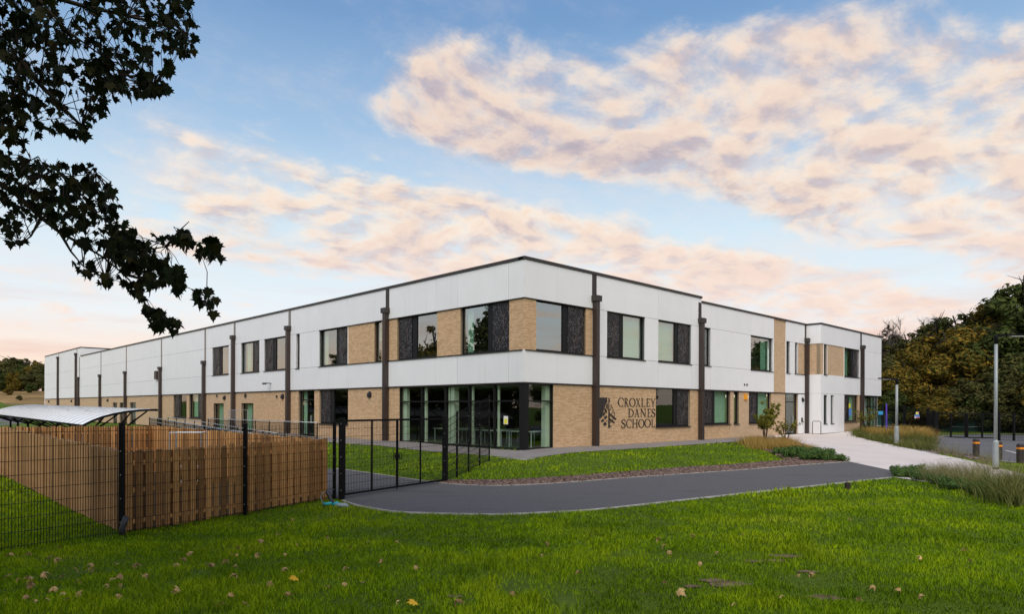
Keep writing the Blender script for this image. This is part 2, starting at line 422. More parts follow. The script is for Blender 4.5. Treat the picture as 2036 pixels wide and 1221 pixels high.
def leaf_mat(name, c1, c2, c3, rough=0.6, transl=0.0, scale=0.5, patch=None, patch_scale=0.5):
    """colour from the 'vary' attribute of each leaf or blade"""
    m = bpy.data.materials.new(name); m.use_nodes = True; N = NT(m.node_tree); b = m.node_tree.nodes['Principled BSDF']
    at = N.node('ShaderNodeAttribute', attribute_name='vary').outputs['Fac']
    oi = N.node('ShaderNodeObjectInfo').outputs['Random']
    tc = N.node('ShaderNodeTexCoord').outputs['Object']
    f = N.m('ADD', N.m('MULTIPLY', at, 0.65), N.m('MULTIPLY', N.noise(tc, scale, 3), 0.35))
    col = N.ramp(f, [(0.2, c1), (0.5, c2), (0.85, c3)] + ([(0.985, (0.42, 0.36, 0.12))] if name == 'grass_blade' else []))
    if patch: col = N.mix(N.m('MULTIPLY', N.ss(N.noise(tc, patch_scale, 4, 0.6), 0.45, 0.68), patch[1]), col, patch[0])
    N.put(b.inputs['Base Color'], col); b.inputs['Roughness'].default_value = rough; b.inputs['Specular IOR Level'].default_value = 0.06
    if transl:
        tr = N.node('ShaderNodeBsdfTranslucent'); N.put(tr.inputs[0], N.vm('MULTIPLY', col, (1.2, 1.2, 0.6))); mx = N.node('ShaderNodeMixShader'); mx.inputs[0].default_value = transl
        o = m.node_tree.nodes['Material Output']
        m.node_tree.links.new(b.outputs[0], mx.inputs[1]); m.node_tree.links.new(tr.outputs[0], mx.inputs[2]); m.node_tree.links.new(mx.outputs[0], o.inputs[0])
    MAT[name] = m
leaf_mat('grass_blade', (0.085, 0.15, 0.004), (0.21, 0.34, 0.004), (0.36, 0.47, 0.010), 0.7, 0.30, 0.25, patch=((0.08, 0.165, 0.006), 0.75), patch_scale=0.45)
leaf_mat('tall_grass', (0.07, 0.11, 0.035), (0.19, 0.19, 0.08), (0.46, 0.38, 0.22), 0.7, 0.2)
leaf_mat('orange_grass', (0.16, 0.16, 0.035), (0.42, 0.27, 0.07), (0.60, 0.40, 0.17), 0.7, 0.2)
leaf_mat('olive_grass', (0.05, 0.08, 0.02), (0.13, 0.15, 0.04), (0.25, 0.22, 0.08), 0.7, 0.2)
leaf_mat('shrub_leaf', (0.035, 0.075, 0.02), (0.085, 0.160, 0.04), (0.17, 0.25, 0.07), 0.5, 0.15, 2.0)
leaf_mat('autumn_small', (0.08, 0.10, 0.02), (0.18, 0.18, 0.03), (0.34, 0.28, 0.05), 0.6, 0.2, 2.0)
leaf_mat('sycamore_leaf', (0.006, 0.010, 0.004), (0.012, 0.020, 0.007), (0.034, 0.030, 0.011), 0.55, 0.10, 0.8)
leaf_mat('wood_amber', (0.044, 0.056, 0.012), (0.13, 0.10, 0.018), (0.27, 0.165, 0.022), 0.7, 0.15, 0.35)
leaf_mat('wood_green', (0.024, 0.038, 0.012), (0.058, 0.080, 0.020), (0.11, 0.125, 0.030), 0.7, 0.15, 0.35)
leaf_mat('wood_olive', (0.032, 0.042, 0.014), (0.080, 0.082, 0.026), (0.15, 0.130, 0.040), 0.7, 0.15, 0.3)
leaf_mat('twig_haze', (0.030, 0.024, 0.020), (0.055, 0.045, 0.036), (0.085, 0.068, 0.05), 0.9, 0.0, 0.3)


def ground_mat():
    m = bpy.data.materials.new('lawn_ground'); m.use_nodes = True; N = NT(m.node_tree); b = m.node_tree.nodes['Principled BSDF']
    tc = N.node('ShaderNodeTexCoord').outputs['Object']
    a = N.noise(tc, 0.45, 5, 0.6); f = N.noise(tc, 14, 4, 0.7)
    col = N.ramp(N.m('ADD', N.m('MULTIPLY', a, 0.5), N.m('MULTIPLY', f, 0.5)), [(0.3, (0.045, 0.075, 0.009)), (0.5, (0.080, 0.130, 0.012)), (0.7, (0.12, 0.165, 0.025))])
    bare = N.ss(N.noise(tc, 0.8, 5, 0.65), 0.60, 0.72)
    N.put(b.inputs['Base Color'], N.mix(N.m('MULTIPLY', bare, 0.7), col, (0.11, 0.085, 0.05)))
    b.inputs['Roughness'].default_value = 0.95; b.inputs['Specular IOR Level'].default_value = 0.1
    N.put(b.inputs['Normal'], N.bump(f, 0.8, 0.04)); MAT['lawn_ground'] = m
ground_mat()
mat('bare_soil', (0.17, 0.12, 0.075), 0.95, spec=0.1, var=0.5, vscale=9, bump=0.8, bscale=40)
mat('meadow', (0.23, 0.15, 0.06), 0.95, spec=0.1, var=0.45, vscale=0.12, bump=0.8, bscale=2.0, stain=((0.08, 0.08, 0.2), 0.8, (0.10, 0.085, 0.035)))

# ---------------- terrain ----------------
CP = [(0, -6, .5), (-8, -4, .35), (8, -4, .45), (0, 0, .30), (-4, 3, .15), (5, 3, .2), (0, 6, 0), (-4.5, 6, -.05), (4.5, 6, 0), (0, 10, -.2), (5, 10, -.15), (8, 13, -.2),
      (-7.25, 9.48, -.2), (-6.89, 11.84, -.43), (-5.89, 14.8, -.53), (-4.52, 17.1, -.5), (-16.7, 21.9, -.38), (-12, 12, -.25), (-12, 17, -.42), (-20, 16, -.3), (-25, 25, -.6),
      (-1.85, 14.67, -.45), (-3.2, 15.4, -.45), (1.5, 15, -.45), (3.4, 16.2, -.45), (6.6, 18.2, -.42), (10.6, 20.7, -.4), (12.4, 21.7, -.38),
      (-1.7, 20.3, -.42), (0, 19.8, -.42), (3.8, 21.8, -.42), (9, 24.9, -.39), (13.1, 26, -.3), (-4.3, 17.2, -.42),
      (-6.5, 25, -.5), (-10, 28, -.7), (-14, 31, -.85), (-19, 30, -1.0), (-25, 38, -.95), (-41, 53, -.8), (-60, 80, -.7), (-10, 23, -.6), (-30, 33, -.9),
      (17.8, 23.3, -.4), (20.5, 32.9, -.3), (22.5, 40.4, -.2), (24.3, 49.3, -.02), (20, 26, -.42), (26, 33, -.5), (30, 42, -.52), (34.7, 54.9, -.6), (38.6, 53, -.6), (45, 40, -.55),
      (30, 22, -.45), (22, 14, -.25), (16, 9, 0), (13, 17, -.25), (45, 20, -.4), (45, 70, -.5), (55, 85, 1.0), (70, 70, .5), (75, 95, 2.5),
      (-88, 115, -.3), (-105, 150, 4.2), (-120, 172, 6), (-70, 105, -.6), (-95, 120, .4), (-85, 150, 3.6), (-140, 130, 3), (0, 170, 1), (60, 150, 4), (150, 100, 4), (150, 0, 0), (100, -120, 0), (0, -150, 0), (-100, -120, 0), (-150, 0, 0), (-60, 40, -.4), (-60, 10, 0)]
for a_, o_, z_ in [(0, 0, 0), (5, 0, 0), (12, 0, 0), (20, 0, 0), (30, 0, 0), (45, 0, 0), (60, 0, 0), (80, 0, 0), (104, 0, 0), (8, 2.3, -.01), (14, 2.3, -.01), (22, 2.3, -.02), (31, 2.3, -.02), (40, 2.5, -.02),
                   (10, 4.6, -.35), (18.5, 4.6, -.7), (31, 4.6, -.3), (45, 5, -.5), (60, 5, -.5), (80, 5, -.5)]: CP.append((*LB(a_, o_), z_))
for a_, o_, z_ in [(6, 0, 0), (14, 0, 0), (22, 0, 0), (32, 0, 0), (43, 0, 0), (0, 2.35, -.01), (5, 2.35, -.01), (10, 2.35, -.01), (16, 2.35, -.01), (30, -20, 0), (20, -60, 0), (50, -10, 0), (35, 4, -.05), (42, 5, -.1)]: CP.append((*RB(a_, o_), z_))
_c = np.array(CP, float)
def _phi(r2): return np.where(r2 > 1e-9, 0.5 * r2 * np.log(np.maximum(r2, 1e-9)), 0.0)
_n = len(_c); _A = np.zeros((_n + 3, _n + 3)); _d = ((_c[:, None, :2] - _c[None, :, :2]) ** 2).sum(2)
_A[:_n, :_n] = _phi(_d) + np.eye(_n) * 2.0; _A[:_n, _n] = 1; _A[:_n, _n + 1:] = _c[:, :2]; _A[_n:, :_n] = _A[:_n, _n:].T
_w = np.linalg.solve(_A, np.concatenate([_c[:, 2], [0, 0, 0]]))
def gz(x, y):
    x = np.asarray(x, float); y = np.asarray(y, float); sh = x.shape; x = x.ravel(); y = y.ravel(); out = np.empty(len(x))
    for i in range(0, len(x), 20000):
        X = x[i:i + 20000]; Y = y[i:i + 20000]
        out[i:i + 20000] = _phi((X[:, None] - _c[None, :, 0]) ** 2 + (Y[:, None] - _c[None, :, 1]) ** 2) @ _w[:_n] + _w[_n] + _w[_n + 1] * X + _w[_n + 2] * Y
    r = np.hypot(x, y - 30); k = np.clip((r - 170) / 130, 0, 1); k = k * k * (3 - 2 * k)
    return (out * (1 - k) + 1.0 * k).reshape(sh)
def g1(x, y): return float(gz(np.array([x]), np.array([y]))[0])
def gp(px, py):
    """ground point seen at a pixel of the photograph, found by marching the terrain"""
    u = uu(px); v = (hor(px) - py) / F; Y = np.arange(4, 200, 0.05); zr = CAM_H + v * Y; g = gz(u * Y, Y)
    i = int(np.argmax(zr <= g)); return (float(u * Y[i]), float(Y[i]), float(g[i]))
def gpxy(px, py): return gp(px, py)[:2]


def axis(lo, hi, mid0, mid1, step):
    a = list(np.arange(mid0, mid1 + 1e-6, step)); s_ = step; v = mid1
    while v < hi: s_ *= 1.22; v += s_; a.append(v)
    s_ = step; v = mid0; b = []
    while v > lo: s_ *= 1.22; v -= s_; b.append(v)
    return np.array(b[::-1] + a)
gx = axis(-1500, 1500, -22, 42, 0.5); gy = axis(-1500, 1500, -4, 60, 0.5)
GX, GY = np.meshgrid(gx, gy); GZ = gz(GX, GY)
_rg = np.random.default_rng(3)
nx, ny = len(gx), len(gy); idx = np.arange(nx * ny).reshape(ny, nx)
q = np.stack([idx[:-1, :-1], idx[:-1, 1:], idx[1:, 1:], idx[1:, :-1]], -1).reshape(-1)
# the sheet dips just under the drawn surfaces (building, paths) so nothing shares a plane
ground = raw_mesh('ground', np.stack([GX, GY, GZ], -1).reshape(-1, 3), q, 4, MAT['lawn_ground'])
ground.data.polygons.foreach_set('use_smooth', [True] * len(ground.data.polygons))
tag(ground, 'green lawn ground running out to the horizon', kind='structure')


def drape(name, poly, m, off, cell=1.0):
    bm = bmesh.new(); vs = [bm.verts.new((x, y, 0)) for x, y in poly]; bm.faces.new(vs)
    bmesh.ops.triangulate(bm, faces=bm.faces[:])
    xs = [p[0] for p in poly]; ys = [p[1] for p in poly]
    for ax, lo, hi in ((0, min(xs), max(xs)), (1, min(ys), max(ys))):
        c = math.floor(lo / cell) * cell + cell
        while c < hi:
            co = (c, 0, 0) if ax == 0 else (0, c, 0); no = (1, 0, 0) if ax == 0 else (0, 1, 0)
            bmesh.ops.bisect_plane(bm, geom=bm.verts[:] + bm.edges[:] + bm.faces[:], plane_co=co, plane_no=no); c += cell
    z = gz(np.array([v.co.x for v in bm.verts]), np.array([v.co.y for v in bm.verts]))
    for v, h in zip(bm.verts, z): v.co.z = h + off
    bmesh.ops.recalc_face_normals(bm, faces=bm.faces)
    if sum(f.normal.z for f in bm.faces) < 0: bmesh.ops.reverse_faces(bm, faces=bm.faces)
    me = bpy.data.meshes.new(name); bm.to_mesh(me); bm.free(); me.materials.append(m)
    me.polygons.foreach_set('use_smooth', [True] * len(me.polygons))
    o = bpy.data.objects.new(name, me); COL.objects.link(o); o['kind'] = 'structure'; return o


def smooth_line(pts, n=6):
    out = []
    for i in range(len(pts) - 1):
        p0 = pts[max(i - 1, 0)]; p1 = pts[i]; p2 = pts[i + 1]; p3 = pts[min(i + 2, len(pts) - 1)]
        for j in range(n):
            t = j / n
            out.append(tuple(0.5 * (2 * p1[k] + (p2[k] - p0[k]) * t + (2 * p0[k] - 5 * p1[k] + 4 * p2[k] - p3[k]) * t * t + (3 * p1[k] - p0[k] - 3 * p2[k] + p3[k]) * t ** 3) for k in (0, 1)))
    out.append(tuple(pts[-1])); return out


def edging(name, line, w=0.06, h=0.03, m='concrete_edge'):
    """kerb edging following a line on the ground, in short lengths with small gaps"""
    mb = MB(); L = [Vector((x, y, g1(x, y))) for x, y in line]
    for a, b in zip(L[:-1], L[1:]):
        n = max(1, int((b - a).length / 0.9))
        for i in range(n):
            p = a.lerp(b, i / n); r = a.lerp(b, (i + 0.985) / n); mb.bar(p + Vector((0, 0, h - 0.06)), r + Vector((0, 0, h - 0.06)), w, 0.12)
    return tag(mb.build(name, MAT[m]), kind='structure')


back_px = [(668, 933), (760, 946), (850, 959), (905, 965), (1000, 968), (1120, 962), (1250, 952), (1380, 943), (1500, 934), (1600, 926), (1690, 920)]
front_px = [(682, 998), (705, 1006), (740, 1013), (790, 1020), (850, 1023), (920, 1025), (1000, 1025), (1080, 1022), (1150, 1018), (1230, 1011), (1300, 1003), (1400, 992), (1500, 981), (1600, 970), (1700, 959), (1775, 951)]
BACK = smooth_line([gpxy(*p) for p in back_px], 3); FRONT = smooth_line([gpxy(*p) for p in front_px], 3)
PATH = BACK + [gpxy(1776, 938)] + FRONT[::-1] + [(-5.2, 18.5), (-6.2, 21), (-9.5, 26)]
path = tag(drape('path', PATH, MAT['asphalt'], 0.02, 0.5), 'dark asphalt path curving past the lawn bank to the gate')
edging('path_edging', FRONT, 0.045, 0.036); edging('path_edging', BACK, 0.045, 0.036)
# pale paving of the entrance
PAVE = [RB(24.6, 0.05), RB(30.0, 0.05), RB(30.0, 1.2), RB(36.2, 1.2)] + smooth_line([gpxy(*p) for p in [(1700, 868), (1760, 883), (1850, 902), (1930, 918), (2036, 945)]], 3) + [(21, 21.5)] + [gpxy(1960, 975), gpxy(1776, 951), gpxy(1776, 938)] + \
    smooth_line([gpxy(*p) for p in [(1690, 920), (1668, 915), (1640, 900), (1600, 885), (1575, 878), (1545, 872)]], 3)
tag(drape('entrance_paving', PAVE, MAT['resin_paving'], 0.026, 0.5), 'pale resin bound paving fanning out from the entrance')
# grey paving round the corner
WALK = [RB(0, 0.0), RB(26, 0.0), RB(24.6, 1.2), RB(23.2, 2.35), RB(0, 2.35), (BO.x - 0.0165 * 2.35, BO.y - 1.414 * 2.35)] + [LB(a, 2.35) for a in (0.2, 20, 42)] + [LB(42, 0)]
WALK = [RB(-0.2, -0.2), RB(25.5, -0.2), RB(25.5, 1.2), RB(23.2, 2.35)] + [(BO.x - 0.0165 * 2.35, BO.y - 1.414 * 2.35)] + [LB(42, 2.35), LB(42, -0.2)]
tag(drape('perimeter_paving', WALK, MAT['paving_grey'], 0.022, 0.5), 'grey paving strip around the foot of the school walls')
edging('paving_edging', [RB(23.2, 2.38), (BO.x - 0.0165 * 2.38, BO.y - 1.414 * 2.38), LB(16, 2.38)], 0.09, 0.03)
# mulch beds
MULCH = [(x, y) for x, y in BACK[6:]] + [gpxy(*p) for p in [(1668, 916), (1560, 917), (1500, 922), (1380, 930), (1250, 940), (1120, 950), (1000, 957), (900, 957)]]
tag(drape('mulch_strip', MULCH, MAT['soil'], 0.012, 0.5), 'bark mulch strip between lawn bank and path')
BED_L = [gpxy(*p) for p in [(1476, 884), (1500, 872), (1560, 871), (1600, 886), (1645, 903), (1672, 917), (1610, 922), (1560, 915), (1530, 900)]]
tag(drape('planting_bed', BED_L, MAT['soil'], 0.014, 0.5))
BED_R = [gpxy(*p) for p in [(1690, 866), (1730, 853), (1840, 852), (1868, 876), (1855, 890), (1900, 900), (1965, 910), (1990, 925), (1925, 914), (1850, 900), (1760, 881)]]
tag(drape('planting_bed', BED_R, MAT['soil'], 0.014, 0.5))
ENCL = [(-7.1, 12.3), (-6.1, 15.0), (-4.85, 17.0), (-14.4, 26.6), (-16.5, 22.0)]
tag(drape('enclosure_floor', ENCL, MAT['soil'], 0.02, 0.5), 'bare earth floor of the timber enclosure')
YARD = [(-7, 25.5), (-9.5, 26), (-17.5, 25)] + [(-24, 24), (-60, 70), (-90, 118), (-82, 112), LB(80, 6), LB(46, 6), LB(30, 5.2), LB(16, 5.2)]
tag(drape('yard', YARD, MAT['asphalt_yard'], 0.02, 1.0), 'grey asphalt yard beyond the timber fence')
CARPARK = [gpxy(*p) for p in [(1850, 899), (1900, 912), (1985, 925)]] + [(22, 24), (50, 22), (60, 50), (62, 62), gpxy(2036, 872), gpxy(1990, 868), gpxy(1862, 858), gpxy(1855, 872)]
CARPARK = [(20.6, 34.5), (20.9, 30.0), (22.0, 25.5), (50, 22), (70, 45), (62, 60), (46, 66.5), (37.5, 62), (33.5, 56.5), (27, 46)]
tag(drape('car_park_road', CARPARK, MAT['asphalt_yard'], 0.016, 1.0), 'grey asphalt road beyond the bollards')
MEADOW = [(-60, 108), (-84, 118), (-160, 125), (-230, 200), (-150, 240), (-60, 200)]
tag(drape('meadow', MEADOW, MAT['meadow'], 0.05, 4.0), 'dry brown meadow slope below the distant wood')


def stripe(name, pts, w=0.1, off=0.024, m='road_paint'):
    mb = MB()
    for a, b in zip(pts[:-1], pts[1:]):
        a = Vector((*a, g1(*a) + off)); b = Vector((*b, g1(*b) + off)); mb.bar(a, b, w, 0.004)
    return tag(mb.build(name, MAT[m]), kind='structure')
for k_, (bx, by, br) in enumerate([(1560, 1108, .22), (1545, 1118, .16), (1450, 1165, .24), (1425, 1158, .18), (1640, 1192, .20), (1500, 1120, .13), (1605, 1140, .12), (1375, 1170, .12), (905, 1190, .12)]):
    c_ = gpxy(bx, by); rr_ = random.Random(k_); BARE = globals().setdefault('BARE', []); BARE.append((*c_, br))
    tag(drape('bare_earth', [(c_[0] + math.cos(t * .5236) * br * rr_.uniform(.5, 1.3), c_[1] + math.sin(t * .5236) * br * rr_.uniform(.4, .8)) for t in range(12)], MAT['bare_soil'], 0.012, 0.5), 'small worn patch of bare brown earth in the lawn')
stripe('kerb', [(20.75, 34.3), (21.3, 30.0), (22.0, 25.8)], 0.12, 0.03, 'concrete_edge')
stripe('road_marking', [gpxy(2000, 897), gpxy(2040, 907)], 0.12)
stripe('kerb', [(33.5, 61.0), (46, 66.2), (62, 60)], 0.25, 0.05, 'concrete_edge')
stripe('paving_channel', [gpxy(1690, 923), gpxy(1893, 914)], 0.05, 0.032, 'bronze')

# ---------------- the school ----------------
school = empty('school_building', (BO.x, BO.y, 0), BA)
tag(school, 'two-storey L-shaped school with white upper panels over buff brick and dark downpipes', 'school building')
Z1, Z2, Z3, ZR = 3.0, 4.42, 6.70, 8.36
WALLS = {'core': MB(), 'brick_core': MB()}
brick_runs = []       # (side, a0, a1, z0, z1, n)
PN = 0.05             # white panels stand this proud of the brick


def white(side, a0, a1, z0, z1, n=0.0, split=None):
    a0, a1 = sorted((a0, a1))
    WALLS['core'].fb(side, max(a0, 0.02), a1, n - 0.28, n - 0.01, z0, z1)
    cuts = [a0] + sorted(c for c in (split or []) if a0 + 0.3 < c < a1 - 0.3) + [a1]
    for p, q_ in zip(cuts[:-1], cuts[1:]):
        MB().fb(side, p + 0.009, q_ - 0.009, n - 0.005, n + PN, z0 + 0.008, z1 - 0.008).build('wall_panel', MAT['white_panel'], school)


def brick(side, a0, a1, z0, z1, n=0.0):
    a0, a1 = sorted((a0, a1))
    WALLS['brick_core'].fb(side, a0 if a0 > 0.1 else a0 + 0.02, a1, n - 0.28, n - 0.010, z0, z1)
    brick_runs.append((side, a0, a1, z0, z1, n))


def reveals(side, a0, a1, z0, z1, n=0.0, m='white_panel'):
    """return faces of the opening so its thickness shows"""
    mb = MB(); t = 0.02
    mb.fb(side, a0, a0 + t, n - 0.22, n + 0.03, z0, z1); mb.fb(side, a1 - t, a1, n - 0.22, n + 0.03, z0, z1)
    mb.build('reveal', MAT[m], school)


MOTIF_U = [[(.3, 1.0), (.62, .68)], [(1.0, .98), (.66, .68)], [(.64, .70), (.64, .42), (.36, .22)], [(.0, .40), (.38, .22)], [(1.0, .40), (.62, .32), (.40, .22)], [(.38, .24), (.40, .02)], [(.64, .5), (.9, .62)]]


def window(side, px0, px1, z0, z1, perf=None, blind=None, n=0.0, name='window', rec=0.14, glass='glass', sill=True, rv='white_panel', mull=None, transom=None, door=False, dark_post=0.0):
    """px0, px1: edges as seen; perf: 'l' or 'r', the side of the perforated panel; blind: (f0, f1, top) fraction covered"""
    f = tl if side == 'L' else (lambda p: sr(p, n))
    a0, a1 = sorted((f(px0), f(px1)))
    flip = side == 'L'   # image left is the far end on the left facade
    W = a1 - a0; fr = 0.07; N0, N1 = n - rec - 0.06, n - rec + 0.02
    fm = MB()
    fm.fb(side, a0, a0 + fr, N0, N1, z0, z1); fm.fb(side, a1 - fr, a1, N0, N1, z0, z1)
    fm.fb(side, a0 + fr, a1 - fr, N0, N1, z0, z0 + fr + 0.02); fm.fb(side, a0 + fr, a1 - fr, N0, N1, z1 - fr, z1)
    A = lambda t: a0 + W * ((1 - t) if flip else t)     # t measured from the image left
    gl0, gl1 = 0.0, 1.0
    if perf == 'l': gl0 = 0.46
    if perf == 'r': gl1 = 0.56
    if perf:
        mt = gl0 if perf == 'l' else gl1
        c = A(mt - 0.045 if perf == 'l' else mt + 0.045)
        fm.fb(side, c - 0.045 * W - 0.03, c + 0.045 * W + 0.03, N0, N1 + 0.004, z0 + fr + 0.02, z1 - fr)
    for mm in (mull or []):
        c = A(mm); fm.fb(side, c - 0.03, c + 0.03, N0, N1, z0 + fr, z1 - fr)
    if transom: fm.fb(side, a0 + fr, a1 - fr, N0, N1 - 0.003, transom - 0.035, transom + 0.035)
    w = fm.build(name, MAT['black_frame'], school)
    g0, g1_ = sorted((A(gl0), A(gl1)))
    pane = MB().fb(side, g0 + fr * 0.6, g1_ - fr * 0.6, n - rec - 0.025, n - rec - 0.02, z0 + fr, z1 - fr * 0.9)
    pane.v = pane.v; pane.f = [pane.f[{'R': 2, 'L': 5}[side]]] if True else pane.f
    pane.build('pane', MAT[glass], w)
    if perf:
        p0, p1 = sorted((A(0.02 if perf == 'l' else 1 - 0.33 - 0.02), A(0.35 if perf == 'l' else 0.985)))
        pz0, pz1 = z0 + fr, z1 - 0.035; nn = n - rec + 0.045
        pm = MB().fb(side, p0, p1, nn - 0.03, nn, pz0, pz1).build('perforated_panel', MAT['perforated_metal'], w)
        mo = MB(); D = (lambda u_, z_: (u_, -nn - 0.008, z_)) if side == 'R' else (lambda u_, z_: (-nn - 0.008, u_, z_))
        for st in MOTIF_U:
            pts = [D(p0 + (p1 - p0) * ((1 - x) if flip else x), pz0 + (pz1 - pz0) * y) for x, y in st]
            for i in range(len(pts) - 1): mo.bar(pts[i], pts[i + 1], 0.028, 0.010, up=(0.01, 0.01, 1))
        mo.build('branch_motif', MAT['motif'], w)
    if blind:
        b0, b1 = sorted((A(blind[0]), A(blind[1])))
        MB().fb(side, b0, b1, n - rec - 0.22, n - rec - 0.20, z0 + 0.08 + (z1 - z0) * (1 - blind[2]), z1 - 0.03).build('blind', MAT['blind_green'], w)
    if sill and not door:
        MB().fb(side, a0 - 0.03, a1 + 0.03, n - rec + 0.02, n + PN + 0.045, z0 - 0.045, z0 - 0.004).build('sill', MAT['bronze'], w)
    if door:
        hm = MB(); hm.fb(side, A(0.72) - 0.02, A(0.72) + 0.02, N1, N1 + 0.06, 0.85, 1.35); hm.build('handle', MAT['galvanised'], w)
    # reveal linings
    for q0, q1 in ((a0 - 0.012, a0), (a1, a1 + 0.012)):
        MB().fb(side, q0, q1, n - 0.27, n + (PN if rv == 'white_panel' else 0) - 0.004, z0, z1).build('reveal', MAT[rv if rv != 'brick' else 'brick_far'], w)
    return w


FL = lambda p: tl(p); FR = lambda p: sr(p)
# --- left facade, upper band: (px0, px1, kind, ...)
LU = [(596.6, 635, 'w'), (635, 692, 'win', 'r', (0.03, 0.14, 1.0)), (692, 744, 'b'), (744, 758, 'slot'), (758, 789.4, 'b'), (789.4, 868.6, 'win', 'l', None),
      (868.6, 915, 'b'), (915, 1012, 'win', 'r', (0.05, 0.17, 1.0)), (1012, 1042, 'b'),
      (589, 596.6, 'slot'), (569.6, 589, 'w'), (525.8, 569.6, 'win', 'l', None), (516.6, 525.8, 'w'), (479.6, 516.6, 'win', 'r', (0.1, 0.3, 1.0)), (455.6, 479.6, 'w'), (422.6, 455.6, 'win', 'l', None), (409, 422.6, 'w')]
RU = [(1042, 1065.5, 'b'), (1065.5, 1164, 'win', 'r', None), (1164, 1177, 'b'), (1177, 1205, 'w'), (1205, 1281, 'win', 'l', (0.42, 1.0, 1.0)), (1281, 1307, 'w'), (1307, 1373, 'win', 'r', (0.0, 0.60, 1.0)),
      (1373, 1399, 'w'), (1399, 1411.6, 'slot'), (1411.6, 1491, 'w'), (1491, 1535.7, 'win', None, (0.66, 1.0, 1.0)), (1535.7, 1537, 'w'), (1561, 1562, 'w'), (1562, 1569.5, 'slot'), (1569.5, 1579, 'w'), (1579, 1585, 'slot'), (1585, 1606, 'b')]
for side, segs, f in (('L', LU, FL), ('R', RU, FR)):
    for s_ in segs:
        p0, p1, kind = s_[:3]; a0, a1 = sorted((f(p0), f(p1)))
        if p1 == 1606: a1 = 29.98
        if side == 'L' and p1 == 1042: a0 = 0.05
        if side == 'R' and p0 == 1042: a0 = 0.0
        if kind == 'w': white(side, a0, a1, Z2, Z3)
        elif kind == 'b':
            brick(side, a0, a1, Z2 + 0.002, Z3)
            e = 0.06
            MB().fb(side, a0 - (0 if side == 'L' and p1 == 1042 else 0) - (0.0 if a0 < 0.1 else e), a1 + e, 0.002 + PN, PN + 0.05, Z2 - 0.035, Z2 + 0.012).build('sill', MAT['bronze'], school)
        elif kind == 'win': window(side, p0, p1, Z2, Z3, s_[3], s_[4], rv='brick' if p0 in (789.4, 915, 1065.5) else 'white_panel')
        elif kind == 'slot': window(side, p0, p1, Z2, Z3, None, (0.0, 1.0, 0.5), rv='brick' if p0 == 744 else 'white_panel')
# thin dark trim over and under the window band
for side, p0, p1 in (('L', 635, 1042), ('R', 1042, 1177)):
    f = FL if side == 'L' else FR; a0, a1 = sorted((f(p0), f(p1)))
    MB().fb(side, max(a0, 0) - (PN + 0.01 if side == 'R' else 0), a1, 0.002, PN + 0.012, Z3 - 0.03, Z3 + 0.004).build('lintel_trim', MAT['bronze'], school)
# --- white bands between and above
LPIPE = [771.5, 577, 467.5, 409, 322, 252, 201.5, 158.5]
ljoint = sorted([tl(p) for p in LPIPE] + [tl(p) for p in (635, 692, 868, 911, 1012, 525.8, 285, 225)])
rjoint = [sr(p) for p in (1183.5, 1307, 1373, 1411, 1491)]
AE, ASTEP = tl(90), tl(161)
white('L', 0.002, ASTEP, Z1, Z2, split=ljoint); white('L', 0.002, ASTEP, Z3, ZR, split=ljoint)
white('R', -0.05, 14.8, Z1, Z2, split=rjoint); white('R', -0.05, 14.8, Z3, ZR, split=rjoint)
MB().box(-PN, -0.0, -PN, 0.05, Z1, Z2).build('corner_trim', MAT['white_panel'], school) if False else None
sA, sB = sr(1537), sr(1561)
white('R', 14.8, sA, Z1, Z2, split=rjoint); white('R', sB, 29.98, Z1, Z2)
white('R', 14.8, sA, Z3, ZR - 0.25, split=rjoint); white('R', sB, 29.98, Z3, ZR - 0.25)
brick('R', sA, sB, 0.0, ZR - 0.25)
# blank far part of the left wall
zs = tl(409)
white('L', zs, ASTEP, Z2, Z3, split=ljoint)
# far block, taller, flush
for z0_, z1_ in ((Z1, Z2), (Z2, Z3), (Z3, 9.5)):
    white('L', ASTEP, AE, z0_, z1_, split=[tl(117.5)])
MB().box(-PN, 20, ASTEP - 0.02, ASTEP + 0.10, 8.3, 9.49).build('wall_panel', MAT['white_panel'], school)
MB().fb('L', ASTEP - 0.04, AE + 0.04, -0.25, PN + 0.05, 9.5, 9.62).build('coping', MAT['bronze'], school)
MB().box(0.25, 20, ASTEP - 0.06, ASTEP + 0.2, 9.5, 9.62).build('coping', MAT['bronze'], school)
# end wall of the far block
MB().box(-PN, 20, AE, AE + 0.3, 0, 9.5).build('wall', MAT['white_panel'], school)

# --- ground storey
LG = [(774, 794, 'b'), (692, 774, 'b'), (635, 692, 'win', 'l', None, 0.85), (625, 635, 'b'), (593.6, 625, 'door2'), (503.6, 593.6, 'b'), (479.6, 503.6, 'door'), (444.8, 479.6, 'b'), (424.6, 444.8, 'door'),
      (404, 424.6, 'b'), (376.5, 404, 'win', 'r', (0.08, 0.42, 1.0), 0.9), (371, 376.5, 'b'), (345, 371, 'win', 'l', (0.8, 1.0, 1.0), 0.9), (270, 345, 'b'), (258, 270, 'louvre'), (250, 258, 'b'), (238, 250, 'louvre'), (233, 238, 'b'), (224, 233, 'louvre'), (90, 224, 'b')]
RG = [(1100, 1304, 'b'), (1304, 1372, 'win', 'r', (0.0, 0.02, 1.0), 0.85), (1372, 1398, 'b'), (1398, 1452, 'win', 'l', (0.45, 1.0, 1.0), 0.9), (1452, 1459, 'b'), (1459, 1469, 'win', None, (0, 1.0, 1.0), 0.9), (1469, 1489, 'b'),
      (1489, 1533, 'win', 'l', (0.5, 1.0, 1.0), 0.9), (1533, 1537, 'b'), (1561, 1586, 'door2'), (1586, 1606, 'w')]
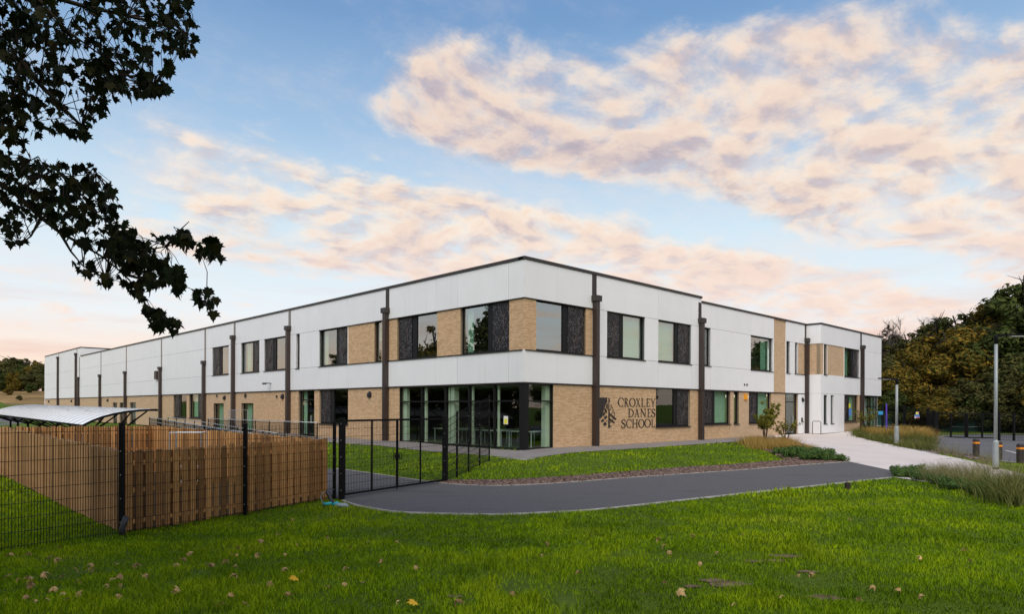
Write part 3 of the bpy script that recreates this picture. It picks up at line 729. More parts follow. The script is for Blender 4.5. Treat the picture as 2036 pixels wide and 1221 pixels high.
for side, segs, f in (('L', LG, FL), ('R', RG, FR)):
    for s_ in segs:
        p0, p1, kind = s_[:3]; a0, a1 = sorted((f(p0), f(p1)))
        if p1 == 1606: a1 = 29.98
        if kind == 'b': brick(side, a0, a1, 0.0, Z1)
        elif kind == 'w': white(side, a0, a1, 0.04, Z1)
        elif kind == 'win':
            zs_ = s_[5]; brick(side, a0, a1, 0.0, zs_)
            window(side, p0, p1, zs_ + 0.004, Z1, s_[3], s_[4], rv='brick', glass='glass_ground')
        elif kind == 'door2': window(side, p0, p1, 0.03, Z1, None, (0.05, 0.25, 1.0), name='door', rv='brick', transom=2.35, mull=[0.5] if side == 'L' else None, door=True, glass='glass_ground')
        elif kind == 'door':
            brick(side, a0, a1, 2.15, Z1); window(side, p0, p1, 0.03, 2.148, None, (0.1, 0.5, 1.0), name='door', rv='brick', rec=0.2, door=True, glass='glass_ground')
        elif kind == 'louvre':
            brick(side, a0, a1, 2.3, Z1); window(side, p0, p1, 0.03, 2.298, None, None, name='door', rv='brick', rec=0.18, transom=1.6, door=True, glass='glass_ground')
# dark flashing between brick and white
for side, a0, a1 in (('L', 0.0, AE), ('R', -PN, 29.98)):
    MB().fb(side, a0, a1, 0.004, PN + 0.018, Z1 - 0.055, Z1 + 0.006).build('flashing', MAT['bronze'], school)

# --- glazed corner
gA, gB = tl(794), sr(1100)
cw = MB(); H0, H1, TR = 0.10, 2.945, 2.18
lm = [tl(p) for p in (794, 837, 884, 931, 981, 1034)]
cw.box(-0.02, 0.28, -0.02, 0.28, 0.0, H1 + 0.002)           # corner post
for a in lm: cw.fb('L', a - 0.035, a + 0.035, -0.16, -0.02, 0.02, H1)
for z0_, z1_ in ((0.02, H0), (TR - 0.03, TR + 0.03), (H1 - 0.04, H1)): cw.fb('L', 0.28, gA, -0.15, -0.03, z0_, z1_)
for a in (sr(1046.5), gB): cw.fb('R', a - 0.035, a + 0.035, -0.16, -0.02, 0.02, H1)
for z0_, z1_ in ((0.02, H0), (TR - 0.03, TR + 0.03), (H1 - 0.04, H1)): cw.fb('R', 0.28, gB, -0.15, -0.03, z0_, z1_)
cwo = cw.build('curtain_wall', MAT['black_frame'], school)
edges = sorted(lm + [0.28])
for a, b in zip(edges[:-1], edges[1:]):
    for z0_, z1_ in ((H0, TR - 0.03), (TR + 0.03, H1 - 0.04)):
        if b - a < 0.15: continue
        p = MB().fb('L', a + 0.036, b - 0.036, -0.095, -0.09, z0_, z1_); p.f = [p.f[5]]; p.build('pane', MAT['glass_ground'], cwo)
for z0_, z1_ in ((H0, TR - 0.03), (TR + 0.03, H1 - 0.04)):
    p = MB().fb('R', 0.29, gB - 0.036, -0.095, -0.09, z0_, z1_); p.f = [p.f[2]]; p.build('pane', MAT['glass_ground'], cwo)
for p0, p1, dn in ((796, 803, 0.18), (838.3, 841.5, 0.10), (885.5, 888.0, 0.06), (890, 897, 0.3), (931.8, 934.2, 0.08), (983, 985.5, 0.08)):
    a0, a1 = sorted((tl(p0), tl(p1)))
    MB().fb('L', a0, a1, -0.20 - dn, -0.20, 0.1, 2.95).build('inner_post', MAT['pale_green'], cwo)
a0, a1 = sr(1091), sr(1099)
MB().fb('R', a0, a1, -0.45, -0.20, 0.1, 2.95).build('inner_post', MAT['pale_green'], cwo)
st = MB().fb('L', 4.9, 9.6, -0.001, 0.0, 1.5, 1.7)
# small yellow and white notice stuck on the glass
a = tl(1003); nb = MB().fb('L', a - 0.14, a + 0.14, -0.088, -0.084, 1.13, 1.50).build('notice', MAT['sign_white'], cwo)
nb2 = MB().fb('L', a - 0.10, a + 0.10, -0.083, -0.081, 1.15, 1.38).build('warning_symbol', MAT['sign_yellow'], nb)
# rooms behind the glass
rm = MB()
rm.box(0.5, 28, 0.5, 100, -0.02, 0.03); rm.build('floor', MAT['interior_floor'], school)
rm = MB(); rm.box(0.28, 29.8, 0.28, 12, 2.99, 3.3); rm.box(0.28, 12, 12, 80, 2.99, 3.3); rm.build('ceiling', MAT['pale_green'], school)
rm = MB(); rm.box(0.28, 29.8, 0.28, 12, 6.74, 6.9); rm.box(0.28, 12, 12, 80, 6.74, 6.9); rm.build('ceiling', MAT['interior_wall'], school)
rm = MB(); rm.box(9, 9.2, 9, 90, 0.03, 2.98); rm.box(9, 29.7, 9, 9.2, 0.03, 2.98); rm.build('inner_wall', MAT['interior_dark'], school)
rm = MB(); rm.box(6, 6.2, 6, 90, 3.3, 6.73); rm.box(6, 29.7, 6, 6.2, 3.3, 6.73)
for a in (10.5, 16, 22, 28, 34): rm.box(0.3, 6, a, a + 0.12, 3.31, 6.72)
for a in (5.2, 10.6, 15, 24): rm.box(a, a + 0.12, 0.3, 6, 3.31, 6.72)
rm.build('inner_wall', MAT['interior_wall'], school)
# stacked tables and chairs seen in the corner hall
def table(x, y, rot):
    t = empty('dining_table', (0, 0, 0)); c = math.cos(BA); s_ = math.sin(BA)
    t.location = (BO.x + c * x - s_ * y, BO.y + s_ * x + c * y, 0.03); t.rotation_euler = (0, 0, BA + rot)
    MB().box(-0.8, 0.8, -0.4, 0.4, 0.72, 0.75).build('table_top', MAT['furniture'], t)
    for sx in (-0.72, 0.72):
        for sy in (-0.34, 0.34): MB().bar((sx, sy, 0), (sx, sy, 0.72), 0.035).build('leg', MAT['furniture'], t)
    return t
for k, (x, y) in enumerate([(1.6, 1.5), (1.5, 3.4), (1.5, 5.3), (1.6, 7.2), (3.4, 1.6), (3.4, 4.2), (3.4, 7.0)]):
    t = table(x, y, 1.57 if k < 4 else 0.0)
    tag(t, 'pale canteen table standing behind the corner glazing', 'table', 'canteen tables inside the glazed corner')

# --- projecting entrance block
PB = 1.08; e0 = 30.0; b0, b1 = 30.0, sr(1751, PB)
def side_white(z0, z1):   # return face that looks to the left (towards -x)
    WALLS['core'].box(e0 + 0.005, e0 + 0.27, -PB + 0.01, -0.0, z0, z1)
    MB().box(e0 - PN, e0 + 0.004, -PB - PN, -0.0 - PN * 0, z0 + 0.005, z1 - 0.005).build('wall_panel', MAT['white_panel'], school)
side_white(0.04, Z1); side_white(Z1, Z2); side_white(Z3, ZR - 0.25)
brick_runs.append(('S', -PB, 0.0, Z2, Z3, 0)); WALLS['brick_core'].box(e0 + 0.006, e0 + 0.27, -PB + 0.006, -0.0, Z2, Z3)
s36, s43, s44, s77, s10, s19 = (sr(p, PB) for p in (1636.6, 1643.5, 1644.6, 1677.4, 1709, 1719))
brick('R', e0, s36, Z2, Z3, PB); window('R', 1636.6, 1643.5, Z2, Z3, None, (0, 1, 0.6), n=PB)
brick('R', s43, s77, Z2, Z3, PB); window('R', 1677.4, 1708, Z2, Z3, 'r', (0, 0.5, 1.0), n=PB)
white('R', sr(1708, PB), b1, Z2, Z3, PB, split=[sr(1714, PB)])
white('R', e0, b1, Z1, Z2, PB, split=[s77, sr(1714, PB)]); white('R', e0, b1, Z3, ZR - 0.25, PB, split=[sr(1714, PB)])
white('R', e0, s36, 0.04, Z1, PB); window('R', 1636.6, 1643.5, 0.75, 2.9, None, None, n=PB); white('R', s36, s43, 0.04, 0.75, PB); white('R', s36, s43, 2.9, Z1, PB)
sx0, sx1 = sr(1650.5, PB), sr(1657, PB); white('R', s43, sx0, 0.04, Z1, PB); window('R', 1650.5, 1657, 0.75, 2.9, None, None, n=PB); white('R', sx0, sx1, 0.04, 0.75, PB); white('R', sx0, sx1, 2.9, Z1, PB)
white('R', sx1, s77, 0.04, Z1, PB); wb = window('R', 1677.4, 1705, 0.85, Z1, 'l', (0.55, 0.95, 1.0), n=PB, rv='brick', glass='glass_ground'); brick('R', s77, sr(1705, PB), 0.0, 0.85, PB)
MB().fb('R', sr(1691, PB), sr(1697, PB), PB - 0.158, PB - 0.154, 1.3, 1.9).build('notice', MAT['sign_blue'], wb)
MB().fb('R', sr(1691.5, PB), sr(1695, PB), PB - 0.158, PB - 0.154, 1.95, 2.3).build('notice', MAT['sign_yellow'], wb)
brick('R', sr(1705, PB), s19, 0.0, Z1, PB)
MB().fb('R', s19, b1, PB - 0.3, PB + PN + 0.01, Z1 - 0.05, Z1 - 0.005).build('soffit', MAT['bronze'], school)
window('R', 1719, 1743, 0.03, Z1 - 0.06, None, (0.1, 0.9, 1.0), n=PB - 0.6, name='curtain_wall', rec=0.0, mull=[0.28, 0.46, 0.72], transom=2.1, sill=False, glass='glass_ground')
MB().box(b1 - 0.28, b1 - 0.02, -PB + 0.02, 8, Z1, ZR - 0.26).build('wall', MAT['white_panel'], school)
MB().box(b1 - 0.9, b1 - 0.7, -PB + 0.7, 8, 0, Z1 - 0.06).build('wall', MAT['brick_far'], school)
# --- parapet copings and roof
cp = MB().fb('L', -0.0, ASTEP - 0.05, -0.3, PN + 0.05, ZR, ZR + 0.13).build('coping', MAT['bronze'], school)
MB().fb('R', -PN - 0.05, 14.85, -0.3, PN + 0.05, ZR + 0.001, ZR + 0.131).build('coping', MAT['bronze'], school)
MB().fb('R', 14.86, 29.98, -0.3, PN + 0.05, ZR - 0.25, ZR - 0.13).build('coping', MAT['bronze'], school)
MB().fb('R', e0 - PN - 0.05, b1 + 0.05, PB - 0.3, PB + PN + 0.05, ZR - 0.249, ZR - 0.131).build('coping', MAT['bronze'], school)
MB().box(e0 - PN - 0.05, e0 + 0.3, -PB + 0.3, -PN - 0.05, ZR - 0.249, ZR - 0.131).build('coping', MAT['bronze'], school)
MB().box(14.55, 14.8, 0.3, 9, 7.9, ZR + 0.12).build('wall_panel', MAT['white_panel'], school)
MB().box(0.28, 14.7, 0.28, 14.7, 8.0, 8.2).build('roof', MAT['roof_felt'], school)
MB().box(0.28, 14.7, 14.7, AE, 8.0, 8.2).build('roof', MAT['roof_felt'], school)
MB().box(14.7, b1 - 0.3, 0.28, 12, 7.7, 7.9).build('roof', MAT['roof_felt'], school)
MB().box(30.3, b1 - 0.3, -PB + 0.3, 0.28, 7.7, 7.9).build('roof', MAT['roof_felt'], school)
WALLS['core'].build('wall_core', MAT['interior_wall'], school)
WALLS['brick_core'].build('mortar', MAT['mortar'], school)['kind'] = 'stuff'

# --- bricks: real ones near the corner, printed pattern beyond
BL, BH, BP, BR = 0.215, 0.065, 0.225, 0.075
unit = MB().box(0, BL, -0.0, 0.05, 0, BH).mesh('brick', MAT['brick'])     # outer face at y = 0, towards -y
ind = []; merged = MB(); far = MB()
for side, a0, a1, z0, z1, n in brick_runs:
    if side == 'S':
        y0, y1 = a0, a1; far.box(e0 - 0.0, e0 + 0.006, y0, y1, z0, z1); continue
    lim = 23.0 if side == 'L' else 17.0
    if a0 > lim or n > 0.5: far.fb(side, a0 + 0.0, a1 - 0.0, n - 0.006, n, z0, z1); continue
    r = 0; zc = math.ceil(z0 / BR - 1e-6) * BR
    rows = []
    z = math.floor(z0 / BR) * BR
    while z < z1 - 0.01:
        zz0, zz1 = max(z, z0), min(z + BH, z1)
        k = int(round(z / BR))
        if zz1 - zz0 > 0.012:
            off = (k % 2) * BP / 2; a = math.floor((a0 - off) / BP) * BP + off
            while a < a1:
                p, q_ = max(a, a0), min(a + BL, a1)
                if q_ - p > 0.02:
                    full = (q_ - p > BL - 1e-4) and (zz1 - zz0 > BH - 1e-4)
                    pr = random.uniform(-0.0015, 0.002)
                    if full and side == 'R' and n == 0 and a0 < 2.5 and p > 1.2 and z < 3 and len(ind) < 300: ind.append((p, z, pr))
                    else: merged.fb(side, p, q_, n - 0.05, n + pr, zz0, zz1)
                a += BP
        z += BR
for p, z, pr in ind:
    o = bpy.data.objects.new('brick', unit); COL.objects.link(o); o.parent = school; o.location = (p, -pr, z)
merged_o = tag(merged.build('brickwork', MAT['brick'], school), kind='stuff')
far.build('brick_wall', MAT['brick_far'], school)['kind'] = 'stuff'

# --- downpipes with hoppers and flashing strips
def pipe(side, px, zt, w=0.25, n=0.0, top=ZR, strip='bronze'):
    a = tl(px) if side == 'L' else sr(px, n + 0.15)
    mb = MB().fb(side, a - w / 2, a + w / 2, n + 0.055, n + 0.055 + w, 0.0, zt - 0.28)
    mb.fb(side, a - w / 2 - 0.012, a + w / 2 + 0.012, n + 0.045, n + 0.067 + w, 2.9, 2.96)
    o = mb.build('downpipe', MAT['bronze_pipe'], school)
    MB().fb(side, a - w / 2 - 0.10, a + w / 2 + 0.10, n + 0.052, n + 0.11 + w, zt - 0.28, zt).build('hopper', MAT['bronze'], o)
    MB().fb(side, a - 0.17, a + 0.17, n + PN, n + PN + 0.012, zt, top - 0.004).build('flashing_strip', MAT[strip], o)
for px, zt, st in ((771.5, 7.3, 'bronze'), (577, 7.3, 'flashing_grey'), (467.5, 7.35, 'flashing_grey'), (409, 5.7, 'flashing_grey'), (322, 5.66, 'flashing_grey'), (252, 5.66, 'flashing_grey'), (201.5, 5.66, 'flashing_grey'), (158.5, 5.7, 'flashing_grey')):
    pipe('L', px, zt, strip=st)
pipe('L', 153.5, 8.9, top=9.5, strip='flashing_grey'); pipe('L', 117.5, 9.0, top=9.5, strip='flashing_grey')
pipe('R', 1184, 7.32); pipe('R', 1394, 7.17, top=ZR - 0.25); pipe('R', 1604, 7.13, top=ZR - 0.25); pipe('R', 1714, 7.1, n=PB, top=ZR - 0.25)

# --- wall fittings
def bulkhead(side, px, z=2.55, n=0.0):
    a = tl(px) if side == 'L' else sr(px, n); mb = MB()
    fn = (lambda x, y, d: (a + x, -(n + d), z + y)) if side == 'R' else (lambda x, y, d: (-(n + d), a + x, z + y))
    for i, (w0, h0, d0, d1) in enumerate([(0.16, 0.18, 0.0, 0.05), (0.145, 0.16, 0.05, 0.12), (0.10, 0.11, 0.12, 0.17)]):
        poly = [(math.cos(t) * w0, math.sin(t) * h0 - i * 0.025) for t in [2 * math.pi * j / 12 for j in range(12)]]; mb.prism(poly, fn, d0, d1)
    return mb.build('wall_light', MAT['plastic_black'], school)
for px in (736, 563, 447.5): bulkhead('L', px, 2.6)
for px in (215, 143, 98): bulkhead('L', px, 2.6)
bulkhead('R', 1594, 2.55)
def fit(side, px, z, w, h, d, nm, m, n=0.0):
    a = tl(px) if side == 'L' else sr(px, n); return MB().fb(side, a - w / 2, a + w / 2, n + 0.001, n + d, z - h / 2, z + h / 2).build(nm, MAT[m], school)
fit('L', 489, 2.72, 0.22, 0.28, 0.1, 'vent_box', 'bronze'); fit('L', 551, 2.6, 0.12, 0.16, 0.08, 'sensor', 'plastic_black'); fit('L', 432, 2.75, 0.12, 0.2, 0.08, 'sensor', 'bronze')
fit('L', 315, 4.9, 0.7, 0.8, 0.25, 'vent_box', 'bronze', PN); fit('R', 1594, 1.05, 0.16, 0.32, 0.06, 'entry_panel', 'black_frame', PN); fit('R', 1589.5, 0.8, 0.1, 0.1, 0.04, 'push_button', 'black_frame', PN)
o = fit('R', 1481.5, 2.62, 0.34, 0.34, 0.12, 'alarm_box', 'alarm_orange'); MB().fb('R', sr(1484) - 0.07, sr(1484) + 0.07, 0.12, 0.125, 2.56, 2.7).build('strobe', MAT['sign_white'], o)
for px in (1479.5, 1484.5): fit('R', px, 3.42, 0.09, 0.12, 0.06, 'vent_pipe', 'bronze', PN)
cam_ = MB(); a = tl(540); cam_.fb('L', a - 0.05, a + 0.05, PN, PN + 0.5, 3.5, 3.56); cam_.fb('L', a - 0.22, a + 0.2, PN + 0.42, PN + 0.55, 3.44, 3.56); cam_.build('camera_bracket', MAT['plastic_black'], school)

# --- sign on the right facade
sign = empty('wall_sign', (BO.x, BO.y, 0), BA)
tag(sign, 'dark raised lettering reading CROXLEY DANES SCHOOL with a leaf emblem on buff brick', 'sign')
T_, t_ = 0.108, 0.05
def q_bar(x0, y0, x1, y1, w):
    d = Vector((x1 - x0, y1 - y0)); nrm = Vector((-d.y, d.x)).normalized() * w / 2
    return [(x0 - nrm.x, y0 - nrm.y), (x1 - nrm.x, y1 - nrm.y), (x1 + nrm.x, y1 + nrm.y), (x0 + nrm.x, y0 + nrm.y)]
def vb(x, w, y0=0.0, y1=1.0, serif=(1, 1)):
    r = [[(x - w / 2, y0), (x + w / 2, y0), (x + w / 2, y1), (x - w / 2, y1)]]
    for y, on in ((y0, serif[0]), (y1, serif[1])):
        if on: s_ = 0.05 if y == y0 else -0.05; r.append([(x - w / 2 - 0.09, y), (x + w / 2 + 0.09, y), (x + w / 2 + 0.015, y + s_), (x - w / 2 - 0.015, y + s_)])
    return r
def arc(cx, cy, rx, ry, t0, t1, wx=T_, wy=t_, n=16):
    """ring segment, thick at the sides and thin at top and foot, as strips"""
    r = []
    for i in range(n):
        a, b = R(t0 + (t1 - t0) * i / n), R(t0 + (t1 - t0) * (i + 1) / n)
        P = lambda t, k: (cx + math.cos(t) * (rx - k * wx), cy + math.sin(t) * (ry - k * wy))
        r.append([P(a, 0), P(b, 0), P(b, 1), P(a, 1)])
    return r
def hb(x0, x1, y, w=t_, tick=0):
    r = [[(x0, y - w / 2), (x1, y - w / 2), (x1, y + w / 2), (x0, y + w / 2)]]
    if tick: r.append([(x1 - 0.035, y - w / 2), (x1, y - w / 2), (x1, y + tick), (x1 - 0.03, y + tick)])
    return r
GL = {   # glyph: (width, polygons), height 1
    'C': (0.62, arc(0.42, 0.5, 0.40, 0.52, 42, 318) + [[(0.70, 0.70), (0.73, 0.70), (0.73, 0.93), (0.67, 0.93)]]),
    'O': (0.74, arc(0.38, 0.5, 0.38, 0.52, 0, 360, n=26)),
    'R': (0.68, vb(0.12, T_) + arc(0.16, 0.745, 0.34, 0.255, -90, 90, wx=T_ * .95) + hb(0.1, 0.2, 0.96) + hb(0.1, 0.2, 0.53) + [q_bar(0.24, 0.52, 0.60, 0.02, T_ * .95), [(0.5, 0), (0.76, 0), (0.74, 0.05), (0.55, 0.05)]]),
    'X': (0.66, [q_bar(0.06, 0.98, 0.58, 0.02, T_), q_bar(0.58, 0.98, 0.06, 0.02, t_)] + hb(-0.03, 0.22, 0.98, 0.04) + hb(0.46, 0.68, 0.98, 0.04) + hb(-0.03, 0.18, 0.02, 0.04) + hb(0.44, 0.70, 0.02, 0.04)),
    'L': (0.55, vb(0.12, T_) + hb(0.12, 0.56, 0.035, t_, 0.2)),
    'E': (0.58, vb(0.12, T_) + hb(0.12, 0.54, 0.035, t_, 0.18) + hb(0.12, 0.52, 0.965, t_, -0.18) + hb(0.12, 0.42, 0.52)),
    'Y': (0.66, [q_bar(0.04, 0.98, 0.32, 0.46, T_ * .95), q_bar(0.62, 0.98, 0.36, 0.46, t_)] + vb(0.34, T_, 0, 0.5, (1, 0)) + hb(-0.06, 0.20, 0.98, 0.04) + hb(0.50, 0.72, 0.98, 0.04)),
    'D': (0.74, vb(0.12, T_) + arc(0.20, 0.5, 0.52, 0.5, -90, 90, n=18) + hb(0.1, 0.24, 0.963) + hb(0.1, 0.24, 0.037)),
    'A': (0.70, [q_bar(0.08, 0.02, 0.34, 1.0, t_), q_bar(0.33, 1.0, 0.60, 0.02, T_)] + hb(0.16, 0.50, 0.34) + hb(-0.04, 0.20, 0.02, 0.04) + hb(0.46, 0.74, 0.02, 0.04)),
    'N': (0.76, vb(0.10, t_) + [q_bar(0.08, 0.97, 0.66, 0.03, T_)] + vb(0.66, t_, 0, 1, (0, 1))),
    'S': (0.52, arc(0.28, 0.735, 0.24, 0.275, 40, 270, wx=0.10) + arc(0.26, 0.27, 0.26, 0.28, -140, 90, wx=0.105) + [q_bar(0.12, 0.63, 0.42, 0.40, 0.12), [(0.46, 0.74), (0.49, 0.74), (0.49, 0.96), (0.44, 0.96)], [(0.02, 0.05), (0.05, 0.05), (0.07, 0.28), (0.02, 0.28)]]),
    'H': (0.78, vb(0.12, T_) + vb(0.64, T_) + hb(0.12, 0.64, 0.52)),
}
LINES = [([('C', 735, 905), ('R', 930, 1070), ('O', 1075, 1270), ('X', 1285, 1415), ('L', 1440, 1565), ('E', 1592, 1712), ('Y', 1728, 1870)], 2.40, 1.955),
         ([('D', 1045, 1215), ('A', 1235, 1392), ('N', 1415, 1590), ('E', 1628, 1740), ('S', 1752, 1865)], 1.85, 1.405),
         ([('S', 840, 968), ('C', 990, 1145), ('H', 1165, 1345), ('O', 1355, 1535), ('O', 1537, 1733), ('L', 1748, 1860)], 1.30, 0.855)]
for row, zt, zb in LINES:
    for ch, X0, X1 in row:
        s0, s1 = sr(1180 + X0 / 15.26), sr(1180 + X1 / 15.26); xs = [p[0] for pl in GL[ch][1] for p in pl]; x0, x1 = min(xs), max(xs)
        mb = MB(); k = 0
        for pl in GL[ch][1]:
            k += 1
            mb.prism(pl, lambda x, y, d: (s0 + (x - x0) / (x1 - x0) * (s1 - s0), -d, zb + y * (zt - zb)), 0.004, 0.020 + 0.0004 * k)
        mb.build('letter', MAT['sign_bronze'], sign)
EMB = [[(150, 165), (415, 165), (403, 215), (415, 300), (370, 360), (330, 480), (290, 600), (265, 720), (215, 800), (185, 790), (150, 680)],
       [(425, 340), (425, 530), (385, 480), (378, 420), (398, 360)], [(345, 480), (405, 560), (405, 620), (370, 640), (328, 560)], [(315, 590), (355, 660), (300, 730), (280, 700)],
       [(450, 180), (485, 190), (485, 300), (470, 330), (475, 540), (490, 640), (487, 900), (490, 960), (483, 1090), (445, 1080)], [(485, 1000), (540, 1030), (520, 1055), (484, 1050)],
       [(490, 640), (530, 670), (690, 810), (665, 855), (490, 700)], [(490, 790), (640, 910), (620, 950), (490, 860)], [(375, 710), (410, 740), (405, 780), (350, 825), (310, 780)],
       [(285, 815), (325, 865), (250, 915), (222, 865)], [(345, 905), (405, 960), (345, 1035), (285, 970)], [(380, 870), (410, 850), (410, 890)]]
EARC = [[(515, 370), (535, 430), (520, 500), (485, 550)], [(555, 450), (588, 520), (585, 590), (540, 650)], [(612, 590), (640, 660), (635, 720), (600, 760)], [(600, 790), (560, 870)], [(490, 920), (540, 900)]]
em = MB(); EZ = lambda x, y: rz(1180 + x / 15.26, 780 + y / 15.26)
for k, pl in enumerate(EMB): em.prism([EZ(*p) for p in pl], lambda x, y, d: (x, -d, y), 0.004, 0.022 + 0.0003 * k)
for k, ln in enumerate(EARC):
    for i in range(len(ln) - 1): em.prism(q_bar(*EZ(*ln[i]), *EZ(*ln[i + 1]), 0.022), lambda x, y, d: (x, -d, y), 0.004, 0.028 + 0.0003 * (k + i))
em.build('emblem', MAT['sign_bronze'], sign)

# ---------------- fences, gate, canopy, rails ----------------
def zpx(px, py, Y): return CAM_H + (hor(px) - py) * Y / F


def wires(p, q_, z0a, z0b, z1a, z1b, pitch=0.055, w=0.0058, hp=0.2, folds=True):
    """welded mesh between two ground points; z0/z1 are foot and top at each end"""
    mb = MB(); p = Vector(p); q_ = Vector(q_); L = (q_ - p).length; n = int(L / pitch)
    for i in range(n + 1):
        t = i / n; c = p.lerp(q_, t); mb.bar((c.x, c.y, z0a + (z0b - z0a) * t), (c.x, c.y, z1a + (z1b - z1a) * t), w)
    k = 0; H = z1a - z0a; m_ = int(H / hp)
    for j in range(m_ + 1):
        zz = 0.04 + j * hp
        a = (p.x, p.y, min(z0a + zz, z1a)); b = (q_.x, q_.y, min(z0b + zz * (z1b - z0b) / max(H, .1), z1b))
        off = Vector((q_.y - p.y, p.x - q_.x, 0)).normalized() * w
        mb.bar(Vector(a) + off, Vector(b) + off, w * 1.25)
        mb.bar(Vector(a) - off, Vector(b) - off, w * 1.1)
    return mb


def post(name, x, y, z0, z1, w, parent, m='black_metal', bolts=True):
    o = MB().box(x - w / 2, x + w / 2, y - w / 2, y + w / 2, z0 - 0.3, z1).build(name, MAT[m], parent)
    MB().box(x - w / 2 - 0.006, x + w / 2 + 0.006, y - w / 2 - 0.006, y + w / 2 + 0.006, z1 + 0.001, z1 + 0.014).build('cap', MAT['black_metal'], o)
    if bolts:
        b = MB(); z = z0 + 0.25
        while z < z1 - 0.1: b.box(x - 0.008, x + 0.008, y - w / 2 - 0.016, y - w / 2 - 0.001, z - 0.008, z + 0.008); z += 0.42
        b.build('bolt', MAT['galvanised'], o)['kind'] = 'stuff'
    return o


def mesh_fence(pts, tops, label, w=0.075, mesh=True, pitch=0.055, ww=0.0058, skip_first=False):
    o = empty('mesh_fence', (0, 0, 0)); tag(o, label, 'fence')
    zs = [g1(x, y) for x, y in pts]
    for i, ((x, y), zt) in enumerate(zip(pts, tops)):
        post('post', x, y, zs[i], zt, w, o)
    for i in range(len(pts) - 1):
        m_ = wires(pts[i] + (0,) if len(pts[i]) == 2 else pts[i], pts[i + 1] + (0,), zs[i] + 0.04, zs[i + 1] + 0.04, tops[i] - 0.03, tops[i + 1] - 0.03, pitch, ww)
        m_.build('mesh_panel', MAT['black_metal'], o)
    return o


mesh_fence([(-7.25, 6.2), (-7.3, 9.0), (-6.89, 11.84), (-5.89, 14.8), (-4.53, 17.1)], [1.65, 1.62, 1.58, 1.49, 1.49], 'black welded mesh fence in front of the timber boarding, nearest the camera')
YS = [21.6, 23.0, 24.5, 25.8]; PX = [909, 932, 954, 973]; TY = [818.6, 806, 797, 786]
mesh_fence([(-2.0, 20.62)] + [(uu(p) * Y, Y) for p, Y in zip(PX, YS)], [1.55] + [zpx(p, t, Y) for p, t, Y in zip(PX, TY, YS)], 'short black mesh fence stepping up the bank from gate to school wall', w=0.06)

# double gate
gate = empty('double_gate', (0, 0, 0)); tag(gate, 'closed black double gate of welded mesh across the path', 'gate')
G0, G1 = Vector((-4.29, 16.9, 0)), Vector((-2.05, 20.5, 0))
gz0, gz1_ = g1(-4.29, 16.9), g1(-2.05, 20.5)
post('gate_post', G0.x, G0.y, gz0, 1.60, 0.13, gate); post('gate_post', G1.x, G1.y, gz1_, 1.60, 0.13, gate)
gd = (G1 - G0).normalized()
umid = (lambda px: (lambda u: (u * G0.y - G0.x) / (gd.x - u * gd.y))(uu(px)))(790)
Lg = (G1 - G0).length
for (s0, s1) in ((0.09, umid - 0.012), (umid + 0.012, Lg - 0.09)):
    a, b = G0 + gd * s0, G0 + gd * s1; zb, zt = -0.36, 1.56
    fm = MB()
    for c in (a, b): fm.bar((c.x, c.y, zb), (c.x, c.y, zt), 0.05)
    mid = a.lerp(b, 0.5 if s0 < 1 else 0.48); fm.bar((mid.x, mid.y, zb + 0.03), (mid.x, mid.y, zt - 0.03), 0.045)
    for z in (zb + 0.025, zt - 0.025): fm.bar((a.x, a.y, z), (b.x, b.y, z), 0.05)
    lf = fm.build('gate_leaf', MAT['black_metal'], gate)
    wires(a + gd * 0.03, b - gd * 0.03, zb + .05, zb + .05, zt - .05, zt - .05).build('mesh_panel', MAT['black_metal'], lf)
m_ = G0 + gd * umid; lb = MB(); lb.bar(m_ - gd * 0.17 + Vector((0.02, -0.04, 0.44)), m_ + gd * 0.17 + Vector((0.02, -0.04, 0.44)), 0.02); lb.bar(m_ - gd * 0.17 + Vector((0.02, -0.04, 0.60)), m_ + gd * 0.17 + Vector((0.02, -0.04, 0.60)), 0.02)
for k in (-0.17, 0.17): lb.bar(m_ + gd * k + Vector((0.02, -0.04, 0.44)), m_ + gd * k + Vector((0.02, -0.04, 0.60)), 0.02)
lb.box(m_.x - 0.06, m_.x + 0.08, m_.y - 0.09, m_.y + 0.02, 0.47, 0.57); lb.build('latch', MAT['black_metal'], gate)
MB().bar((m_.x, m_.y - .03, -0.45), (m_.x, m_.y - .03, 0.1), 0.022).build('drop_bolt', MAT['black_metal'], gate)

